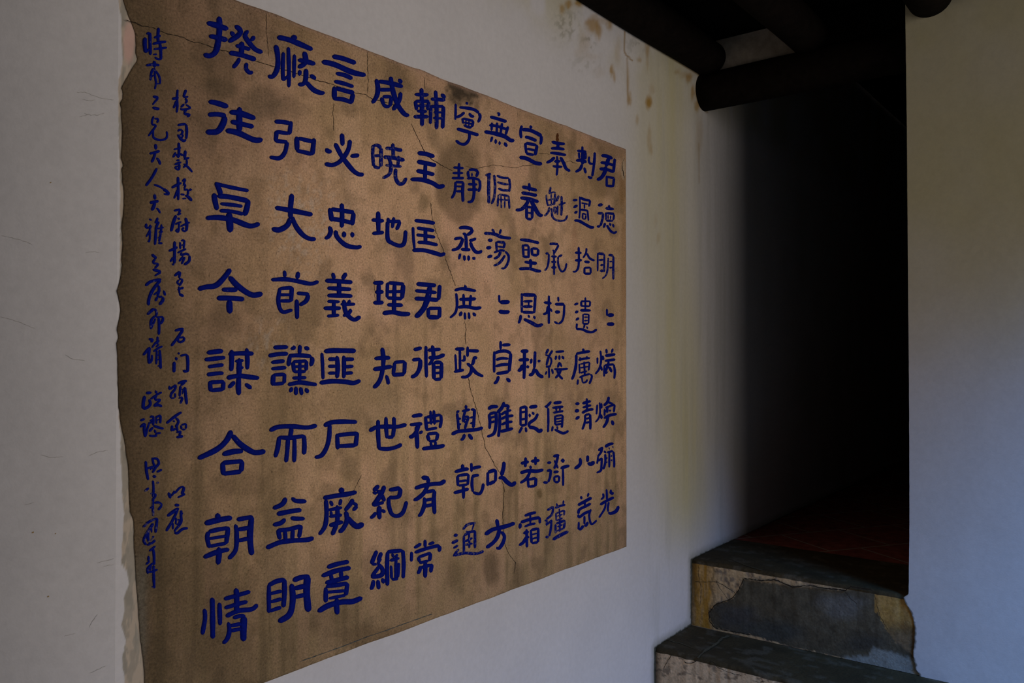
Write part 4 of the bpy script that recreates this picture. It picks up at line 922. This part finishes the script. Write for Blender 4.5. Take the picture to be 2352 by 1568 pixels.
SMALL = """
#small
@310 50 7.84 40
s1:60|180,280 175,400 190,560/40|200,220 270,195/50|265,190 270,400 275,600/36|190,560 260,480/50|420,105 410,250 415,370/44|335,290 465,250/48|310,405 420,375 565,360/40|330,495 450,480 580,465/48|440,370 460,500 465,690/30|320,590 400,585/34|350,630 400,670 470,680
s2:50|335,700 350,760 350,830/44|195,785 330,770 445,785/40|330,830 290,930 275,1060/34|350,830 360,1000 375,1100 355,1220/36|370,880 430,980 450,1080 435,1130/24|360,1110 440,1120/24|290,1000 350,950
@310 200 7.84 36
s3:46|315,170 370,180 425,195/34|425,195 360,260 310,325/48|310,365 370,385 445,395
s4:34|340,520 310,590 300,680/34|345,570 430,570/40|420,570 410,610 390,645/34|300,680 380,680/38|385,680 340,750 235,885/38|320,760 325,880 345,920 450,955 550,930 575,870 565,790
s5:50|365,1020 375,1130/46|255,1200 340,1180 450,1150/46|360,1180 340,1260 295,1360/42|385,1270 430,1330 455,1400
@310 380 7.84 36
s6:46|395,45 300,220 190,370/34|335,345 430,375 520,430/52|500,420 560,460 620,520/34|620,525 510,510
s7:50|345,510 360,620/54|260,675 340,655 430,640/56|355,660 340,720 300,815/34|380,760 420,800 455,865
s8:34|245,960 310,990/44|205,1040 190,1130/34|190,1130 310,1100/36|275,1060 265,1200 265,1300 250,1385/30|265,1160 200,1290/28|225,1350 255,1380/40|410,935 385,1000 355,1040/28|360,1040 440,1010/44|435,1010 385,1100 370,1250 355,1435/36|475,1055 465,1200 430,1380/30|400,1140 525,1110/30|420,1200 510,1190/30|395,1310 480,1280/38|410,1395 500,1400
@310 560 7.84 36
s9:48|295,185 390,265/40|370,260 310,340/36|310,345 430,360/38|430,365 350,440/46|315,460 470,500/34|470,510 350,575
s10:50|180,755 270,685 370,655 475,640/54|460,650 350,780 280,900 245,1010 240,1110/44|420,740 430,830 400,960/32|330,920 460,830/44|405,950 360,1035/38|410,955 500,950/52|500,950 495,1020 430,1100/40|510,835 545,935
s11:50|215,1275 280,1215 345,1160/40|345,1160 385,1230 370,1320/46|365,1290 290,1380 285,1540/34|285,1530 370,1340/36|380,1325 510,1310/44|505,1310 490,1390 440,1450/46|425,1330 430,1500 425,1640
@310 740 7.84 36
s12:44|240,300 310,315 280,365/48|140,595 265,450/50|260,440 245,600 255,750/34|260,745 300,680 305,580/38|405,250 400,400/36|300,460 370,370 445,325/30|370,450 440,390/36|325,530 410,470 500,425/46|440,490 450,650 460,840/36|390,500 385,650 380,760/22|390,600 450,580/22|390,680 450,660/26|400,790 460,780
s13:48|190,1275 300,1265/56|175,1320 150,1430 140,1560/50|140,1560 220,1530 270,1480 265,1420 240,1390/40|365,1220 390,1290/36|275,1385 380,1310 485,1255/36|390,1290 350,1400/40|350,1400 470,1390/36|465,1390 400,1450 330,1500/46|330,1510 420,1490 490,1520
@310 860 7.84 36
s14:40|90,830 180,795/40|85,950 180,870/48|175,870 165,1000 185,1130/34|190,1120 220,980 260,850/40|260,770 330,740/38|330,740 330,860 320,920/32|260,840 330,800/32|260,880 330,840/38|360,770 470,730/40|460,730 450,880/30|380,760 385,890/22|390,830 440,800/44|330,920 420,950 520,975/38|330,940 250,1030/36|350,985 370,1060/36|370,1060 470,1050/40|370,1060 370,1105 250,1100
@310 1040 7.84 36
s15:46|190,140 200,300 235,490/36|190,290 270,260 370,230/40|310,80 330,190 370,240/42|320,95 400,110 425,190 370,260 310,360/26|270,310 300,270 350,310/38|385,345 490,295/50|310,415 385,430
s16:40|320,490 330,640 320,800/34|380,545 435,520/40|165,695 250,625/26|270,740 360,690/34|330,730 370,750 350,800 300,860/40|325,800 320,950 325,1140/40|340,900 420,890 475,940 410,1030/24|260,1000 330,950
@310 1170 7.84 36
s17:40|140,320 250,220 400,150/46|400,150 380,300 365,420/46|330,240 240,380 190,470 160,560 200,640/44|240,350 230,500 260,600/26|290,300 300,420/40|210,640 300,600 370,540/36|300,500 350,480/26|280,560 330,500
s18:36|370,650 250,750/44|320,690 340,830 340,1000/34|245,830 240,930/34|270,920 195,990/36|330,950 230,1060 230,1160/30|290,1000 270,1100/36|230,1130 320,1110 410,1075/44|335,1000 335,1200 345,1420/34|300,1385 345,1400
@310 200 7.84 34
t1:40|765,40 755,180 760,330 750,465/46|660,215 790,190/40|745,240 720,310 690,385/46|920,45 890,120 870,190/34|880,190 965,170/40|900,200 930,250 900,300/38|890,300 820,370/36|820,375 850,405 1010,380/30|910,310 1010,380/36|940,400 870,460/44|870,470 930,490 1000,500/34|1000,505 930,540
t2:46|760,690 850,670 920,665/44|920,665 930,800 920,940/44|920,940 880,970 820,930 765,850/36|765,800 800,770 850,770/40|855,770 850,830 820,850/30|800,860 870,850/30|870,850 850,900 820,920
t3:46|785,995 790,1130 785,1270/32|690,1125 835,1090/42|735,1170 680,1270/36|740,1200 790,1280/36|800,1190 870,1240/46|905,1135 890,1290/38|870,1300 985,1270/38|740,1320 810,1315/40|705,1395 835,1350/40|800,1380 790,1500/32|790,1500 720,1450 790,1420/36|930,1300 925,1400 860,1450/38|870,1380 950,1440 1035,1535
@310 380 7.84 34
t4:46|770,200 775,400 775,630/46|655,405 750,350 840,310/40|765,430 730,530 695,600/36|840,290 910,230/36|910,240 870,350/30|850,360 920,330/34|915,340 880,430/36|870,440 960,430/40|960,430 945,540/34|810,515 900,530/50|900,530 960,570 1025,640/28|840,600 930,590/50|995,410 1000,460
t5:40|690,815 820,790/36|820,790 780,870/36|750,890 835,860/54|740,890 690,1020 645,1190/36|755,945 815,970/36|715,1060 840,1010/34|790,1040 785,1200/34|720,1190 780,1130/28|730,1190 800,1200/50|905,935 930,1060 920,1190/36|810,1100 900,1060 990,1020/36|920,1190 860,1170 845,1120/28|850,1110 890,1140
t6:50|710,1360 710,1560 705,1770/46|600,1540 680,1510 770,1465/36|690,1640 630,1740/40|660,1770 710,1790/34|810,1370 815,1510/34|820,1360 890,1335/36|890,1335 875,1500/24|830,1440 880,1420/36|760,1575 850,1530 925,1500/36|850,1560 810,1620/40|820,1620 920,1590 980,1620/46|980,1620 970,1720 880,1790/36|870,1630 790,1730/36|900,1640 835,1780
@310 560 7.84 34
t7:46|705,580 810,495/40|815,495 790,620/36|790,620 850,650 820,720 790,760/34|800,640 760,690 800,740/36|760,830 880,780/34|870,790 830,810/36|790,760 800,900/46|790,900 880,945
@310 740 7.84 34
t8:46|710,155 790,130 880,115/46|870,125 770,270 645,430/38|765,270 785,370/34|780,280 890,265/40|890,265 870,330 790,370
t9:40|765,560 810,560/42|735,620 750,690/54|705,705 700,800 700,905/36|810,605 940,575/50|935,575 950,720 945,900/46|945,890 855,870
t10:40|620,1140 620,1220/34|620,1210 740,1120/40|735,1120 720,1200 650,1290 640,1365/26|640,1370 720,1360/36|720,1270 725,1360/46|765,1105 850,1070 940,1050/36|910,1070 820,1140/40|820,1140 800,1340/26|840,1210 870,1210 850,1300/46|895,1160 910,1300 930,1480/30|780,1370 860,1340/40|860,1350 810,1470/
@310 860 7.84 34
t11:46|840,670 720,750 560,880/40|730,770 780,840 750,930 765,1020/32|680,830 720,850/40|670,910 655,1025/36|660,1010 740,970/36|740,890 740,960/34|825,910 840,990/34|830,910 925,880/34|920,880 915,980/34|840,990 915,985/38|740,1040 840,1020/36|830,1020 790,1100/46|740,1130 870,1105
@310 1040 7.84 34
t12:50|600,705 640,820/36|650,780 700,700/40|700,670 710,740/36|710,730 800,630 880,600/50|885,605 860,690 830,730/36|820,730 900,730/36|905,735 760,805
t13:50|705,935 800,940/56|575,1140 680,1060 790,990/46|770,1010 680,1200 555,1410/34|680,1250 680,1380/46|830,1025 825,1130 830,1220 800,1300/34|800,1110 870,1080/34|740,1160 730,1290/26|750,1210 800,1200 780,1270/30|740,1300 830,1240/40|820,1280 740,1360 700,1420/46|700,1430 760,1440 850,1370 955,1350
"""
characters(LARGE, 'inscription_character', 0.0)
characters(SMALL, 'dedication_character', 0.03)
